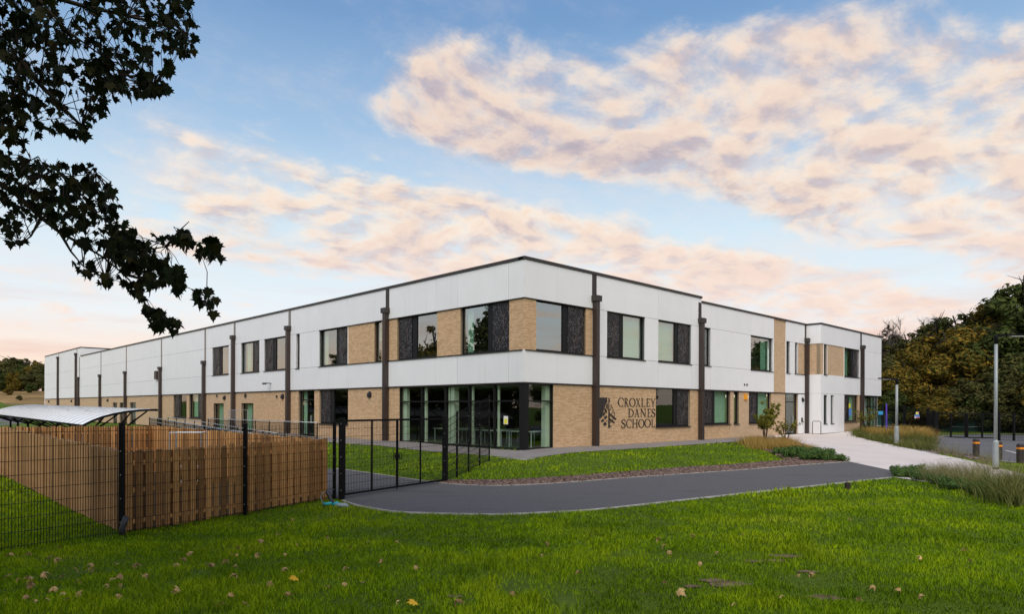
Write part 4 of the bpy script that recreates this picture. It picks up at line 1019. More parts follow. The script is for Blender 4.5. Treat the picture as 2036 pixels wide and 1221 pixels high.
# timber boarding
bd_u = MB().box(0, 0.140, -0.010, 0.010, 0, 1.0).mesh('board', MAT['timber'])
bd_dark = bd_u.copy(); bd_dark.materials.clear(); bd_dark.materials.append(MAT['timber_darker'])
for me_ in (bd_u, bd_dark):
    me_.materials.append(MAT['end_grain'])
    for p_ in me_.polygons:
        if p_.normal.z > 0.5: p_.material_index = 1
def timber_fence(A, B, ta, tb, label, pitch=0.215, grey=False):
    A = Vector((*A, 0)); B = Vector((*B, 0)); L = (B - A).length; d = (B - A).normalized(); nrm = Vector((d.y, -d.x, 0))
    o = empty('timber_fence', (A.x, A.y, 0), math.atan2(d.y, d.x)); tag(o, label, 'fence', 'timber boarded fences of the enclosure')
    n = int(L / pitch); rnd = random.Random(int(A.x * 10 + B.y))
    for sgn in (1, -1):
        for i in range(n + (1 if sgn > 0 else 0)):
            x = i * pitch + (0 if sgn > 0 else pitch / 2) + rnd.uniform(-0.008, 0.008)
            wx, wy = A.x + d.x * x, A.y + d.y * x; z0 = g1(wx, wy) + 0.03 + rnd.uniform(0, 0.03); zt = ta + (tb - ta) * x / L + rnd.uniform(-0.03, 0.03)
            if x > L - 0.09: continue
            b = bpy.data.objects.new('board', bd_dark if grey else bd_u); COL.objects.link(b); b.parent = o
            b.location = (x, -sgn * 0.036, z0); b.scale = (rnd.uniform(0.93, 1.05), rnd.uniform(.8, 1.2), zt - z0); b.rotation_euler = (rnd.uniform(-.006, .006), rnd.uniform(-.008, .008), 0)
    for fz in (0.14, 0.52, 0.86):
        mb = MB(); k = max(1, int(L / 1.8))
        for j in range(k):
            xa, xb = L * j / k, L * (j + 1) / k - 0.01
            za = [g1(A.x + d.x * x, A.y + d.y * x) * (1 - fz) + (ta + (tb - ta) * x / L) * fz for x in (xa, xb)]
            mb.bar((xa, 0, za[0]), (xb, 0, za[1]), 0.045, 0.085)
        mb.build('rail', MAT['timber'], o)
    k = max(1, round(L / 1.8))
    for j in range(k + 1):
        x = min(L * j / k, L - 0.05); MB().box(x - 0.045, x + 0.045, -0.0215, 0.0215, g1(A.x + d.x * x, A.y + d.y * x) - 0.2, ta + (tb - ta) * x / L - 0.06).build('post', MAT['timber'], o)
    return o
TA, TM, TD, TB, TC = (-7.02, 12.15), (-6.08, 14.95), (-4.74, 17.05), (-16.7, 21.9), (-14.35, 26.8)
timber_fence(TA, TM, 1.05, 1.04, 'hit-and-miss timber boards behind the mesh, from corner post to middle post')
timber_fence(TM, TD, 1.04, 1.06, 'hit-and-miss timber boards behind the mesh, nearest the gate')
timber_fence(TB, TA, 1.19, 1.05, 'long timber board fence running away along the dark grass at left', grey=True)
timber_fence(TC, TB, 1.10, 1.19, 'timber board fence at the far end of the enclosure, under the canopy')
timber_fence(TD, TC, 1.06, 1.10, 'long timber board fence on the school side of the enclosure')
# galvanised trolley inside the enclosure
tr = empty('cage_trolley', (-9.75, 20.2, g1(-9.75, 20.2))); tag(tr, 'galvanised tube trolley standing inside the timber enclosure', 'trolley'); tr.rotation_euler = (0, 0, 0.1)
H = 1.10 - tr.location.z
fr_ = MB()
for x in (-0.45, 0.45):
    for y in (-0.25, 0.25): fr_.tube([(x, y, 0.12), (x, y, H)], 0.016)
for z in (0.15, 0.6, H):
    for y in (-0.25, 0.25): fr_.tube([(-0.45, y, z), (0.45, y, z)], 0.016)
    for x in (-0.45, 0.45): fr_.tube([(x, -0.25, z), (x, 0.25, z)], 0.016)
fr_.build('frame', MAT['galvanised'], tr)
for x in (-0.42, 0.42):
    for y in (-0.22, 0.22): MB().tube([(x - 0.015, y, 0.055), (x + 0.015, y, 0.055)], 0.055, 12).build('wheel', MAT['plastic_black'], tr)
# black pipe offcut leaning on the corner post
o = MB().tube([(-6.80, 11.70, -0.48), (-6.80, 11.70, -0.30), (-6.78, 11.72, -0.20), (-6.76, 11.75, -0.09)], [0.05, 0.05, 0.05, 0.05], 12).build('drain_pipe', MAT['plastic_black'], None, True)
o.location.z = g1(-6.8, 11.7) + 0.45; tag(o, 'short black plastic pipe offcut standing against the corner fence post', 'pipe')
# teal and grey strimmer lying by the gate
z = g1(-4.15, 15.85); tm = empty('grass_trimmer', (-4.15, 15.75, z)); tag(tm, 'teal and grey garden trimmer with a looped cable lying by the gate post', 'tool')
MB().tube([(-0.22, 0.05, 0.37), (-0.17, 0.04, 0.30), (-0.10, 0.02, 0.16), (-0.02, 0, 0.06)], [0.035, 0.045, 0.04, 0.04], 10).build('shaft', MAT['plastic_black'], tm, True)
MB().tube([(-0.22, 0.05, 0.35), (-0.31, 0.03, 0.33), (-0.345, 0.02, 0.24), (-0.32, 0.0, 0.15), (-0.26, -0.02, 0.09)], 0.008, 6).build('cable', MAT['grey_plastic'], tm, True)
MB().tube([(-0.27, -0.03, 0.09), (-0.2, -0.05, 0.075), (-0.12, -0.05, 0.09), (-0.06, -0.04, 0.11)], [0.03, 0.035, 0.04, 0.02], 8).build('strap', MAT['teal_plastic'], tm, True)
MB().tube([(-0.06, 0.0, 0.05), (0.04, 0.0, 0.09), (0.16, -0.03, 0.05)], [0.05, 0.05, 0.02], 8).build('guard', MAT['teal_plastic'], tm, True)
MB().tube([(0.0, -0.03, 0.03), (0.12, -0.03, 0.05), (0.24, -0.04, 0.045), (0.33, -0.05, 0.02)], [0.04, 0.055, 0.06, 0.03], 10).build('motor_housing', MAT['grey_plastic'], tm, True)
MB().tube([(-0.28, -0.02, 0.04), (-0.22, -0.02, 0.04)], 0.055, 12).build('wheel', MAT['plastic_black'], tm)

# canopy beyond the fence: a shallow vault on raking arms
can = empty('canopy_shelter', (0, 0, 0)); tag(can, 'long curved translucent canopy on black raking arms behind the timber fence', 'shelter')
K0 = Vector((-19.2, 30.0, 0)); kd = Vector((-0.69, 0.724, 0)); kn = Vector((0.715, 0.70, 0))
PROF = [(0, 0), (0.35, 0.20), (0.75, 0.37), (1.2, 0.50), (1.7, 0.60), (2.3, 0.67), (3.05, 0.70)]
NB, LBAY = 9, 1.12
def kp(a, s_, dz=0.0):
    h_ = np.interp(s_, [p[0] for p in PROF], [p[1] for p in PROF]); p = K0 + kd * a + kn * s_; return Vector((p.x, p.y, 1.05 + 0.0075 * a + h_ + dz))
LT = 33.0; nb = 30
for i in range(nb):
    a0, a1 = LT * i / nb, LT * (i + 1) / nb; v = []; f = []
    for j, (s_, _) in enumerate(PROF):
        for a in (a0 + 0.012, a1 - 0.012):
            v.append(tuple(kp(a, s_, 0.0))); v.append(tuple(kp(a, s_, -0.016)))
    for j in range(len(PROF) - 1):
        b = j * 4; f += [(b, b + 2, b + 6, b + 4), (b + 1, b + 5, b + 7, b + 3), (b, b + 4, b + 5, b + 1), (b + 2, b + 3, b + 7, b + 6)]
    mb = MB(); mb.v = v; mb.f = f; mb.build('roof_panel', MAT['polycarbonate'], can)
rb = MB()
for i in range(nb + 1):
    a = LT * i / nb; pts = [kp(a, p[0], 0.012) for p in PROF]
    for p, q_ in zip(pts[:-1], pts[1:]): rb.bar(p, q_, 0.018, 0.016)
rb.build('glazing_bar', MAT['galvanised'], can)['kind'] = 'stuff'
for s_ in (0.0, 3.05): MB().bar(kp(0, s_, -0.05), kp(LT, s_, -0.05), 0.07, 0.09).build('eaves_beam', MAT['black_metal'], can)
a = -0.02; eb = MB(); pts = [kp(a, p[0], -0.03) for p in PROF]
for p, q_ in zip(pts[:-1], pts[1:]): eb.bar(p, q_, 0.08, 0.10)
eb.build('end_arch', MAT['black_metal'], can)
for i, a in enumerate([1.2, 5.5, 10.2, 14.9, 19.6, 24.3, 29.0, 32.8]):
    c = K0 + kd * a + kn * 1.3; zg = g1(c.x, c.y); top = 1.05 + 0.0075 * a
    MB().bar((c.x, c.y, zg), (c.x, c.y, top - 0.62), 0.10).build('column', MAT['black_metal'], can)
    for s_, dd in ((0.05, -1.6), (0.05, 1.5), (2.6, -1.3), (2.6, 1.3)):
        e = kp(min(max(a + dd, 0.02), LT), s_, -0.09); b = Vector((c.x, c.y, top - 0.64)); m2 = b.lerp(e, 0.5) - Vector((0, 0, 0.05))
        MB().tube([b, m2, e], [0.05, 0.042, 0.035], 6).build('arm', MAT['black_metal'], can)
MB().bar(Vector((*(K0 + kd * 1.0 + kn * 0.2).xy, 0.7)), Vector((*(K0 + kd * 1.0 + kn * 3.0).xy, 0.7)), 0.03).build('tie_rail', MAT['black_metal'], can)

# guard rail along the upper walkway and the ramp below it
gr = empty('guard_railing', (0, 0, 0)); tag(gr, 'level galvanised handrail with black balusters along the raised walkway', 'railing')
def rail_run(o, pts, h, tube_r=0.024, bal=0.11, second=None, base=True):
    mb = MB(); mb.tube([(p[0], p[1], p[2] + h) for p in pts], tube_r, 8); mb.build('handrail', MAT['galvanised'], o, True)
    if second: MB().tube([(p[0], p[1], p[2] + second) for p in pts], tube_r, 8).build('handrail', MAT['galvanised'], o, True)
    if bal:
        bb = MB(); P0, P1 = Vector(pts[0]), Vector(pts[-1]); n = int((P1 - P0).length / bal)
        for i in range(n + 1): c = P0.lerp(P1, i / n); bb.bar((c.x, c.y, c.z + 0.1), (c.x, c.y, c.z + h - 0.1), 0.014)
        for z in (0.1, h - 0.1): bb.bar(P0 + Vector((0, 0, z)), P1 + Vector((0, 0, z)), 0.03)
        bb.build('baluster', MAT['black_metal'], o)['kind'] = 'stuff'
    P0, P1 = Vector(pts[0]), Vector(pts[-1]); n = max(1, int((P1 - P0).length / 1.9))
    for i in range(n + 1): c = P0.lerp(P1, i / n); MB().bar((c.x, c.y, c.z - 0.1), (c.x, c.y, c.z + h), 0.045).build('post', MAT['black_metal'], o)
A_, B_ = LB(14.2, 2.2), LB(30.7, 2.2)
rail_run(gr, [(*A_, 0.0), (*B_, 0.0)], 1.0)
ramp = empty('access_ramp', (0, 0, 0)); tag(ramp, 'concrete ramp with sloping double handrails below the walkway', 'ramp')
rm_ = MB(); n = len(rm_.v)
P4 = [LB(18.5, 2.5), LB(18.5, 4.0), LB(38.5, 4.0), LB(38.5, 2.5)]; zt = [-0.72, -0.72, 0.02, 0.02]
rm_.v = [(x, y, z) for (x, y), z in zip(P4, zt)] + [(x, y, z - 0.6) for (x, y), z in zip(P4, zt)]
rm_.f = [(0, 1, 2, 3), (7, 6, 5, 4), (0, 4, 5, 1), (1, 5, 6, 2), (2, 6, 7, 3), (3, 7, 4, 0)]; rm_.build('slab', MAT['paving_grey'], ramp)
for off in (2.55, 3.95):
    r_ = [(*LB(18.5, off), -0.72), (*LB(38.5, off), 0.02)]
    rail_run(ramp, r_, 1.0, second=0.68, bal=0.11 if off > 3 else None)
rc = empty('roll_cage', (*LB(27.9, 1.15), g1(*LB(27.9, 1.15)))); rc.rotation_euler = (0, 0, BA); tag(rc, 'empty wire roll cage parked beside the kitchen door', 'trolley')
cg = MB()
for x, y in ((-.4, -.75), (.4, -.75), (.4, .75), (-.4, .75)): cg.tube([(x, y, .15), (x, y, 1.66)], 0.016)
for z in (0.2, 1.66):
    for a, b in (((-.4, -.75), (.4, -.75)), ((.4, -.75), (.4, .75)), ((.4, .75), (-.4, .75)), ((-.4, .75), (-.4, -.75))): cg.tube([(*a, z), (*b, z)], 0.014)
cg.build('frame', MAT['galvanised'], rc)
cm = MB()
for i in range(15): y = -.75 + i * .107; cm.bar((-.4, y, .2), (-.4, y, 1.66), .007)
for i in range(7): z = .35 + i * .2; cm.bar((-.4, -.75, z), (-.4, .75, z), .007)
cm.build('wire_side', MAT['galvanised'], rc)
for x in (-.36, .36):
    for y in (-.7, .7): MB().tube([(x - .02, y, .07), (x + .02, y, .07)], .07, 12).build('wheel', MAT['plastic_black'], rc)

# hoop barrier at the entrance pillar
hx, hy = RB(29.4, 0.75); o = MB().tube([(hx, hy, 0), (hx, hy, .92), (hx + .06, hy - .0, .99), (hx + .4, hy - .30, .99), (hx + .46, hy - .34, .92), (hx + .46, hy - .34, 0)], 0.025, 8).build('hoop_barrier', MAT['bronze'], None, True)
o.location.z = g1(hx, hy) - 0.02; tag(o, 'dark tubular hoop barrier beside the entrance downpipe', 'barrier')
hx, hy = RB(43.9, 1.4); o = MB().box(hx - .05, hx + .05, hy - .05, hy + .05, -0.2, 2.35).build('purple_post', MAT['purple_paint']); o.location.z = 0; tag(o, 'slim purple post at the far corner of the school', 'post')

# ---------------- right side: lamps, bollards, gate, boundary ----------------
def lamp(px, py, topy, zb, r, label, arm=1.0, toward=1, kind='paint'):
    Y = (CAM_H - zb) * F / (py - hor(px)); X = uu(px) * Y; zt = zpx(px, topy, Y); o = empty('lamp_post', (X, Y, 0)); tag(o, label, 'lamp post', 'lamp posts along the entrance drive')
    zg = g1(X, Y)
    MB().tube([(0, 0, zg - 0.1), (0, 0, zg + 1.05), (0, 0, zg + 1.12)], [r * 1.65, r * 1.65, r], 16).build('base_section', MAT['lamp_post_paint'], o, False)
    MB().tube([(0, 0, zg - 0.1), (0, 0, zg + 0.10)], [r * 1.9, r * 1.75], 16).build('foot_band', MAT['black_metal'], o, False)
    MB().tube([(0, 0, zg + 1.1), (0, 0, zt - 0.30)], [r, r * 0.92], 14).build('column', MAT['lamp_post_paint'], o, True)
    if arm:
        s_ = toward
        MB().tube([(0, 0, zt - 0.34), (0, 0, zt - 0.04), (0, 0, zt)], [r * 1.12, r * 1.12, r * 0.9], 14).build('collar', MAT['black_metal'], o, True)
        mb = MB(); mb.bar((0, 0, zt - 0.06), (s_ * 0.25 * arm, 0, zt - 0.01), r * 1.3, r * 1.5); mb.bar((s_ * 0.24 * arm, 0, zt - 0.01), (s_ * 0.95 * arm, 0, zt + 0.01), r * 3.2, r * 0.9); mb.build('lantern', MAT['black_metal'], o)
        MB().box(min(s_ * 0.35, s_ * 0.8) * arm, max(s_ * 0.35, s_ * 0.8) * arm, -r * 1.2, r * 1.2, zt - 0.06, zt - 0.045).build('lens', MAT['sign_white'], o)
    return o
lamp(1980, 934, 666, -0.38, 0.062, 'tall galvanised lamp post with dark arm rising from the ornamental grasses', 1.5, 1)
lamp(1783, 886, 753, -0.24, 0.075, 'slim pale lamp post with dark lantern at the edge of the pale paving', 1.1, -1)
lamp(1848, 857, 771, -0.5, 0.055, 'distant thin lamp post beside the far road', 0)

for i, (px, top, base, lab) in enumerate(((1941, 879, 913, 'black timber bollard with orange band left of the tall lamp post'), (1985.5, 882.5, 920, 'black bollard with orange band just right of the tall lamp post'), (2029, 886, 926, 'black bollard with orange band at the right edge of the picture'))):
    zb = -0.47; Y = (CAM_H - zb) * F / (base - hor(px)); X = uu(px) * Y; zg = g1(X, Y)
    b = empty('bollard', (X, Y, zg)); tag(b, lab, 'bollard', 'bollards beside the road'); w = 0.10; h = 0.86
    mb = MB(); mb.box(-w, w, -w, w, -0.2, h - 0.06); mb.build('post', MAT['bronze'], b)
    n_ = MB(); n_.v = [(-w, -w, h - 0.059), (w, -w, h - 0.059), (w, w, h - 0.059), (-w, w, h - 0.059), (-w * .7, -w * .7, h), (w * .7, -w * .7, h), (w * .7, w * .7, h), (-w * .7, w * .7, h)]
    n_.f = [(0, 3, 2, 1), (4, 5, 6, 7), (0, 1, 5, 4), (1, 2, 6, 5), (2, 3, 7, 6), (3, 0, 4, 7)]; n_.build('cap', MAT['bronze'], b)
    MB().box(-w - .004, w + .004, -w - .004, w + .004, h - 0.23, h - 0.15).build('band', MAT['orange_band'], b)
x, y, z = gp(1686, 975); o = MB().box(-.055, .055, -.055, .055, -0.1, 0.20).build('marker_post', MAT['bark']); o.location = (x, y, z); tag(o, 'short dark wooden marker stump in the lawn beside the path', 'post')

# boundary mesh fence and road gate
FL0, FL1, GP0, GP1 = (32.6, 58.8), (36.2, 61.5), (34.75, 55.0), (38.5, 53.0)
def fy(px, Y): return (uu(px) * Y, Y)
bf = [fy(1755, 60.0), fy(1798, 60.5), fy(1845, 57.5), fy(1857, 55.5)]
mesh_fence(bf, [zpx(1755, 806, 60), zpx(1798, 806, 60.5), zpx(1845, 812, 57.5), zpx(1857, 818, 55.5)], 'black mesh boundary fence with warning signs beyond the planting', w=0.16, pitch=0.11, ww=0.010)
bg = [fy(1987, 53.0), fy(2016, 52.5), fy(2060, 52), fy(2110, 51), fy(2170, 50)]
mesh_fence(bg, [zpx(1987, 820, 53), zpx(2016, 821, 52.5), zpx(2060, 822, 52), 1.6, 1.6], 'black mesh boundary fence right of the road gate', w=0.12, pitch=0.11, ww=0.010)
rg = empty('road_gate', (0, 0, 0)); tag(rg, 'closed black mesh double gate across the far road', 'gate')
p0, p1 = Vector((*fy(1860, 55.0), 0)), Vector((*fy(1984, 53.2), 0)); za, zb_ = g1(p0.x, p0.y), g1(p1.x, p1.y)
for p, w in ((p0, 0.34), (p1, 0.16)): post('gate_post', p.x, p.y, g1(p.x, p.y), 1.66, w, rg, bolts=False)
for k in (0, 1):
    a = p0.lerp(p1, 0.5 * k + 0.02); b = p0.lerp(p1, 0.5 * k + 0.49); zt = 1.55; zb2 = max(za, zb_) + 0.05; fm = MB()
    for t in (0, 0.5, 1): c = a.lerp(b, t); fm.bar((c.x, c.y, zb2), (c.x, c.y, zt), 0.10)
    for zz in (zb2, zt): fm.bar((a.x, a.y, zz), (b.x, b.y, zz), 0.08)
    l = fm.build('gate_leaf', MAT['black_metal'], rg); wires(a, b, zb2, zb2, zt, zt, 0.11, 0.010).build('mesh_panel', MAT['black_metal'], l)
# signs on the fence
def sign_board(px, py0, py1, wpx, Y, name, label, bands):
    w = wpx * Y / F; zt, zb3 = zpx(px, py0, Y), zpx(px, py1, Y); o = empty(name, (uu(px) * Y, Y - 0.12, zb3)); tag(o, label, 'sign'); h = zt - zb3
    MB().box(-w / 2, w / 2, 0.0, 0.02, 0, h).build('board', MAT['sign_white'], o)
    for f0, f1, x0, x1, m in bands: MB().box(-w / 2 + w * x0, -w / 2 + w * x1, -0.006, -0.001, h * f0, h * f1).build('print', MAT[m], o)
sign_board(1822, 825, 832, 10, 58.7, 'warning_sign', 'white board with blue and red notices hung on the boundary mesh', [(0.40, 1.0, 0.04, 1.0, 'sign_blue'), (0.03, 0.34, 0.32, 0.96, 'sign_red')])
sign_board(1822.5, 819.5, 824.6, 6, 58.7, 'warning_sign', 'small yellow triangle sign above the blue notice on the mesh', [(0.08, 0.92, 0.08, 0.62, 'sign_yellow'), (0.3, 0.8, 0.66, 0.95, 'sign_red')])
sign_board(1749.5, 818, 825, 9.5, 59.5, 'direction_sign', 'bright blue sign on the mesh beside the purple post', [(0.0, 1.0, 0.0, 1.0, 'sign_cyan'), ])
# green debris netting on posts with its sagging white rope
nf = empty('netting_fence', (0, 0, 0)); tag(nf, 'dark green debris netting fence with a sagging white rope below the wood', 'fence')
pts = [(32.0, 72.0), (38, 71.5), (44, 70.8), (50, 69.5), (56, 68), (62, 66), (70, 63)]
for (xa, ya), (xb, yb) in zip(pts[:-1], pts[1:]):
    n_ = MB(); a = (xa, ya); b = (xb, yb); za, zb4 = g1(*a), g1(*b)
    n_.v = [(xa, ya, za), (xb, yb, zb4), (xb, yb, 1.15), (xa, ya, 1.15), (xa, ya + .01, za), (xb, yb + .01, zb4), (xb, yb + .01, 1.15), (xa, ya + .01, 1.15)]
    n_.f = [(0, 1, 2, 3), (7, 6, 5, 4), (0, 3, 7, 4), (1, 5, 6, 2), (3, 2, 6, 7), (0, 4, 5, 1)]; n_.build('netting', MAT['netting'], nf)
    MB().box(xa - .05, xa + .05, ya - .14, ya - .04, za - .2, 1.2).build('post', MAT['bark'], nf)
    rp = [(xa + (xb - xa) * t, ya + (yb - ya) * t - 0.2, 0.20 - 0.30 * math.sin(math.pi * t) * random.uniform(.5, 1)) for t in [i / 8 for i in range(9)]]
    MB().tube(rp, 0.03, 5).build('rope', MAT['rope'], nf)

# ---------------- vegetation ----------------
def inpoly(x, y, poly):
    c = np.zeros(len(x), bool); P = np.array(poly, float); j = len(P) - 1
    for i in range(len(P)):
        xi, yi, xj, yj = P[i, 0], P[i, 1], P[j, 0], P[j, 1]
        if yi != yj: c ^= ((yi > y) != (yj > y)) & (x < (xj - xi) * (y - yi) / (yj - yi) + xi)
        j = i
    return c
def field(x, y, s_, seed):
    """smooth random field 0..1"""
    rg_ = np.random.default_rng(seed); g = rg_.random((64, 64)); X = np.asarray(x) / s_; Y = np.asarray(y) / s_; i = np.floor(X).astype(int); j = np.floor(Y).astype(int); a = X - i; b = Y - j
    a = a * a * (3 - 2 * a); b = b * b * (3 - 2 * b); G = lambda p, q_: g[p % 64, q_ % 64]
    return G(i, j) * (1 - a) * (1 - b) + G(i + 1, j) * a * (1 - b) + G(i, j + 1) * (1 - a) * b + G(i + 1, j + 1) * a * b


def blades(name, x, y, z, h, w, lean, mat_, rng, vary, parent=None, curve=0.6, upn=0.75):
    n = len(x); th = rng.random(n) * 2 * np.pi; c, s_ = np.cos(th), np.sin(th); lt = rng.random(n) * 2 * np.pi
    lx, ly = np.cos(lt) * lean * h, np.sin(lt) * lean * h
    B = np.stack([x, y, z], 1); W = np.stack([c * w / 2, s_ * w / 2, 0 * w], 1)
    M = B + np.stack([lx * 0.3, ly * 0.3, h * 0.55], 1); T = B + np.stack([lx, ly, h * (1 - 0.25 * lean)], 1)
    V = np.stack([B - W, B + W, M + W * 0.8, M - W * 0.8, T], 1).reshape(-1, 3)
    i = np.arange(n)[:, None] * 5; Fc = (i + np.array([[0, 1, 2, 0, 2, 3, 3, 2, 4]])).reshape(-1)
    N_ = np.stack([s_ * 0.6, -c * 0.6, np.full(n, upn)], 1); N_ /= np.linalg.norm(N_, axis=1)[:, None]
    return raw_mesh(name, V, Fc, 3, MAT[mat_], parent, np.repeat(vary, 5), np.repeat(N_, 5, 0))


rng = np.random.default_rng(11)
ENC = [TA, TM, TD, TC, TB]
def lawn_ok(x, y):
    lx = (x - BO.x) * EXx + (y - BO.y) * EXy; ly = (x - BO.x) * EYx + (y - BO.y) * EYy
    ok = ~((lx > -0.1) & (ly > -0.1))
    for P in (PATH, WALK, PAVE, MULCH, BED_L, BED_R, YARD, CARPARK, ENCL): ok &= ~inpoly(x, y, P)
    return ok
def lawn(n, y0, y1, h0, h1, w0, name, xmax=1.02, tall=None):
    y = y0 + (y1 - y0) * rng.random(n) ** 1.05; x = (rng.random(n) * 2 - 1) * (xmax * y + 0.8)
    k = lawn_ok(x, y); x, y = x[k], y[k]
    bare = field(x, y, 0.55, 5) * 0.6 + field(x, y, 1.7, 6) * 0.4
    k = (bare < 0.72 + 0.25 * rng.random(len(x))); x, y, bare = x[k], y[k], bare[k]
    for bx, by, br in BARE: k = ((x - bx) / (br * 1.5)) ** 2 + ((y - by) / br) ** 2 > 1.1 * rng.random(len(x)) ** 1.6; x, y = x[k], y[k]
    tuft = field(x, y, 0.22, 8); big = field(x, y, 1.3, 9)
    if tall:
        k = field(x, y, 0.45, 41) * 0.6 + field(x, y, 0.17, 42) * 0.4 > tall; x, y, tuft, big = x[k], y[k], tuft[k] * .6, big[k] * .5
    h = (h0 + (h1 - h0) * rng.random(len(x))) * (0.35 + 1.1 * tuft ** 1.3) * (0.7 + 0.6 * big)
    v = np.clip(0.05 + 0.5 * rng.random(len(x)) + 0.35 * tuft + 0.75 * (big - 0.5) + 0.35 * (field(x, y, 3.1, 12) - 0.5) + 0.16, 0, 1)
    o = blades(name, x, y, gz(x, y) - 0.005, h, np.full(len(x), w0) * (0.7 + 0.6 * rng.random(len(x))), 0.25 + 0.55 * rng.random(len(x)), 'grass_blade', rng, v)
    return tag(o, 'short green lawn grass', 'grass', kind='stuff')
lawn(185000, 4.6, 9.5, 0.05, 0.10, 0.0062, 'lawn_grass')
lawn(175000, 9.5, 17, 0.05, 0.10, 0.011, 'lawn_grass')
lawn(130000, 17, 34, 0.06, 0.12, 0.022, 'lawn_grass')
lawn(110000, 4.6, 20, 0.13, 0.22, 0.007, 'lawn_grass', tall=0.70)
lawn(30000, 34, 60, 0.07, 0.14, 0.05, 'lawn_grass')

# bark chips
def chips(name, poly, n, s0, s1):
    P = np.array(poly); lo, hi = P.min(0), P.max(0); x = lo[0] + (hi[0] - lo[0]) * rng.random(n * 3); y = lo[1] + (hi[1] - lo[1]) * rng.random(n * 3)
    k = inpoly(x, y, poly); x, y = x[k][:n], y[k][:n]; m = len(x); th = rng.random(m) * 6.28; tl_ = (rng.random((m, 2)) - 0.5) * 0.9; l = s0 + (s1 - s0) * rng.random(m); w = l * (0.3 + 0.3 * rng.random(m))
    A = np.stack([np.cos(th) * l, np.sin(th) * l, tl_[:, 0] * l], 1); Bv = np.stack([-np.sin(th) * w, np.cos(th) * w, tl_[:, 1] * w], 1); C = np.stack([x, y, gz(x, y) + 0.022 + rng.random(m) * 0.02], 1)
    U = np.array([0, 0, 0.010])
    V = np.stack([C - A - Bv - U, C + A - Bv - U, C + A + Bv - U, C - A + Bv - U, C - A * .9 - Bv * .9 + U, C + A * .9 - Bv * .9 + U, C + A * .9 + Bv * .9 + U, C - A * .9 + Bv * .9 + U], 1).reshape(-1, 3)
    i = np.arange(m)[:, None] * 8; Fc = (i + np.array([[4, 5, 6, 7, 0, 1, 5, 4, 1, 2, 6, 5, 2, 3, 7, 6, 3, 0, 4, 7]])).reshape(-1)
    return tag(raw_mesh(name, V, Fc, 4, MAT['bark_chip']), 'brown and grey bark chips', 'mulch', kind='stuff')
chips('bark_mulch', MULCH, 15000, 0.025, 0.06); chips('bark_mulch', BED_L, 5000, 0.03, 0.06); chips('bark_mulch', BED_R, 9000, 0.035, 0.08)


# leafy crowns
def crown_mesh(name, mat_, seed, lobes, n, leaf, stretch=(1, 1, 1), shell=0.55):
    """leaf sprays scattered through overlapping lobes (unit: metres); normals follow each lobe"""
    rg_ = np.random.default_rng(seed); L = np.array(lobes, float); wgt = L[:, 3] ** 2; k = rg_.choice(len(L), n, p=wgt / wgt.sum())
    d = rg_.normal(size=(n, 3)); d /= np.linalg.norm(d, axis=1)[:, None]; r = (shell + (1 - shell) * rg_.random(n)) * L[k, 3] * (0.85 + 0.3 * rg_.random(n))
    clump = np.sin(d[:, 0] * 7 + k) * np.sin(d[:, 1] * 8 + k * 2) * np.sin(d[:, 2] * 7 + k * 3); r *= 1 + 0.16 * clump
    C = L[k, :3] + d * r[:, None] * np.array(stretch)
    t1 = rg_.normal(size=(n, 3)); t1 -= 0.55 * (t1 * d).sum(1)[:, None] * d; t1 /= np.linalg.norm(t1, axis=1)[:, None]; t2 = np.cross(d + 0.6 * rg_.normal(size=(n, 3)), t1); t2 /= np.linalg.norm(t2, axis=1)[:, None] + 1e-9
    t2 *= np.where((np.cross(t1, t2) * d).sum(1) < 0, -1, 1)[:, None]
    s_ = leaf * (0.5 + rg_.random(n))[:, None]
    V = np.stack([C - t1 * s_, C - t2 * s_ * 0.45, C + t1 * s_, C + t2 * s_ * 0.45], 1).reshape(-1, 3)
    Fc = np.arange(4 * n); N_ = d * 0.9 + np.array([0, 0, 0.25]) + 0.35 * rg_.normal(size=(n, 3)); N_ /= np.linalg.norm(N_, axis=1)[:, None]
    v = np.clip(0.5 + 0.22 * rg_.normal(size=n) + 0.25 * clump, 0, 1)
    o = raw_mesh(name, V, Fc, 4, MAT[mat_], None, np.repeat(v, 4), np.repeat(N_, 4, 0)); me = o.data; bpy.data.objects.remove(o); return me
def trunk_mesh(name, mat_, seed, h, r0, limbs, spread, top=0.95):
    rn = random.Random(seed); mb = MB(); pts = []; x = y = 0
    for i in range(7): pts.append((x, y, h * top * i / 6 - 0.3)); x += rn.uniform(-.03, .03) * h; y += rn.uniform(-.03, .03) * h
    mb.tube(pts, [r0 * (1 - 0.13 * i) for i in range(7)], 7)
    for k in range(limbs):
        i = rn.randint(1, 5); a = rn.uniform(0, 6.28); l = spread * rn.uniform(0.6, 1.0); p = Vector(pts[i]); e = p + Vector((math.cos(a) * l, math.sin(a) * l, l * rn.uniform(.4, .9))); m_ = p.lerp(e, .5) + Vector((0, 0, l * .12))
        mb.tube([p, m_, e], [r0 * .42, r0 * .28, r0 * .08], 5)
        for _ in range(2):
            q_ = m_.lerp(e, rn.uniform(0, .7)); b = a + rn.uniform(-1, 1); mb.tube([q_, q_ + Vector((math.cos(b), math.sin(b), rn.uniform(.2, .8))) * l * .45], [r0 * .16, r0 * .04], 4)
    return mb.mesh(name, MAT[mat_], True)
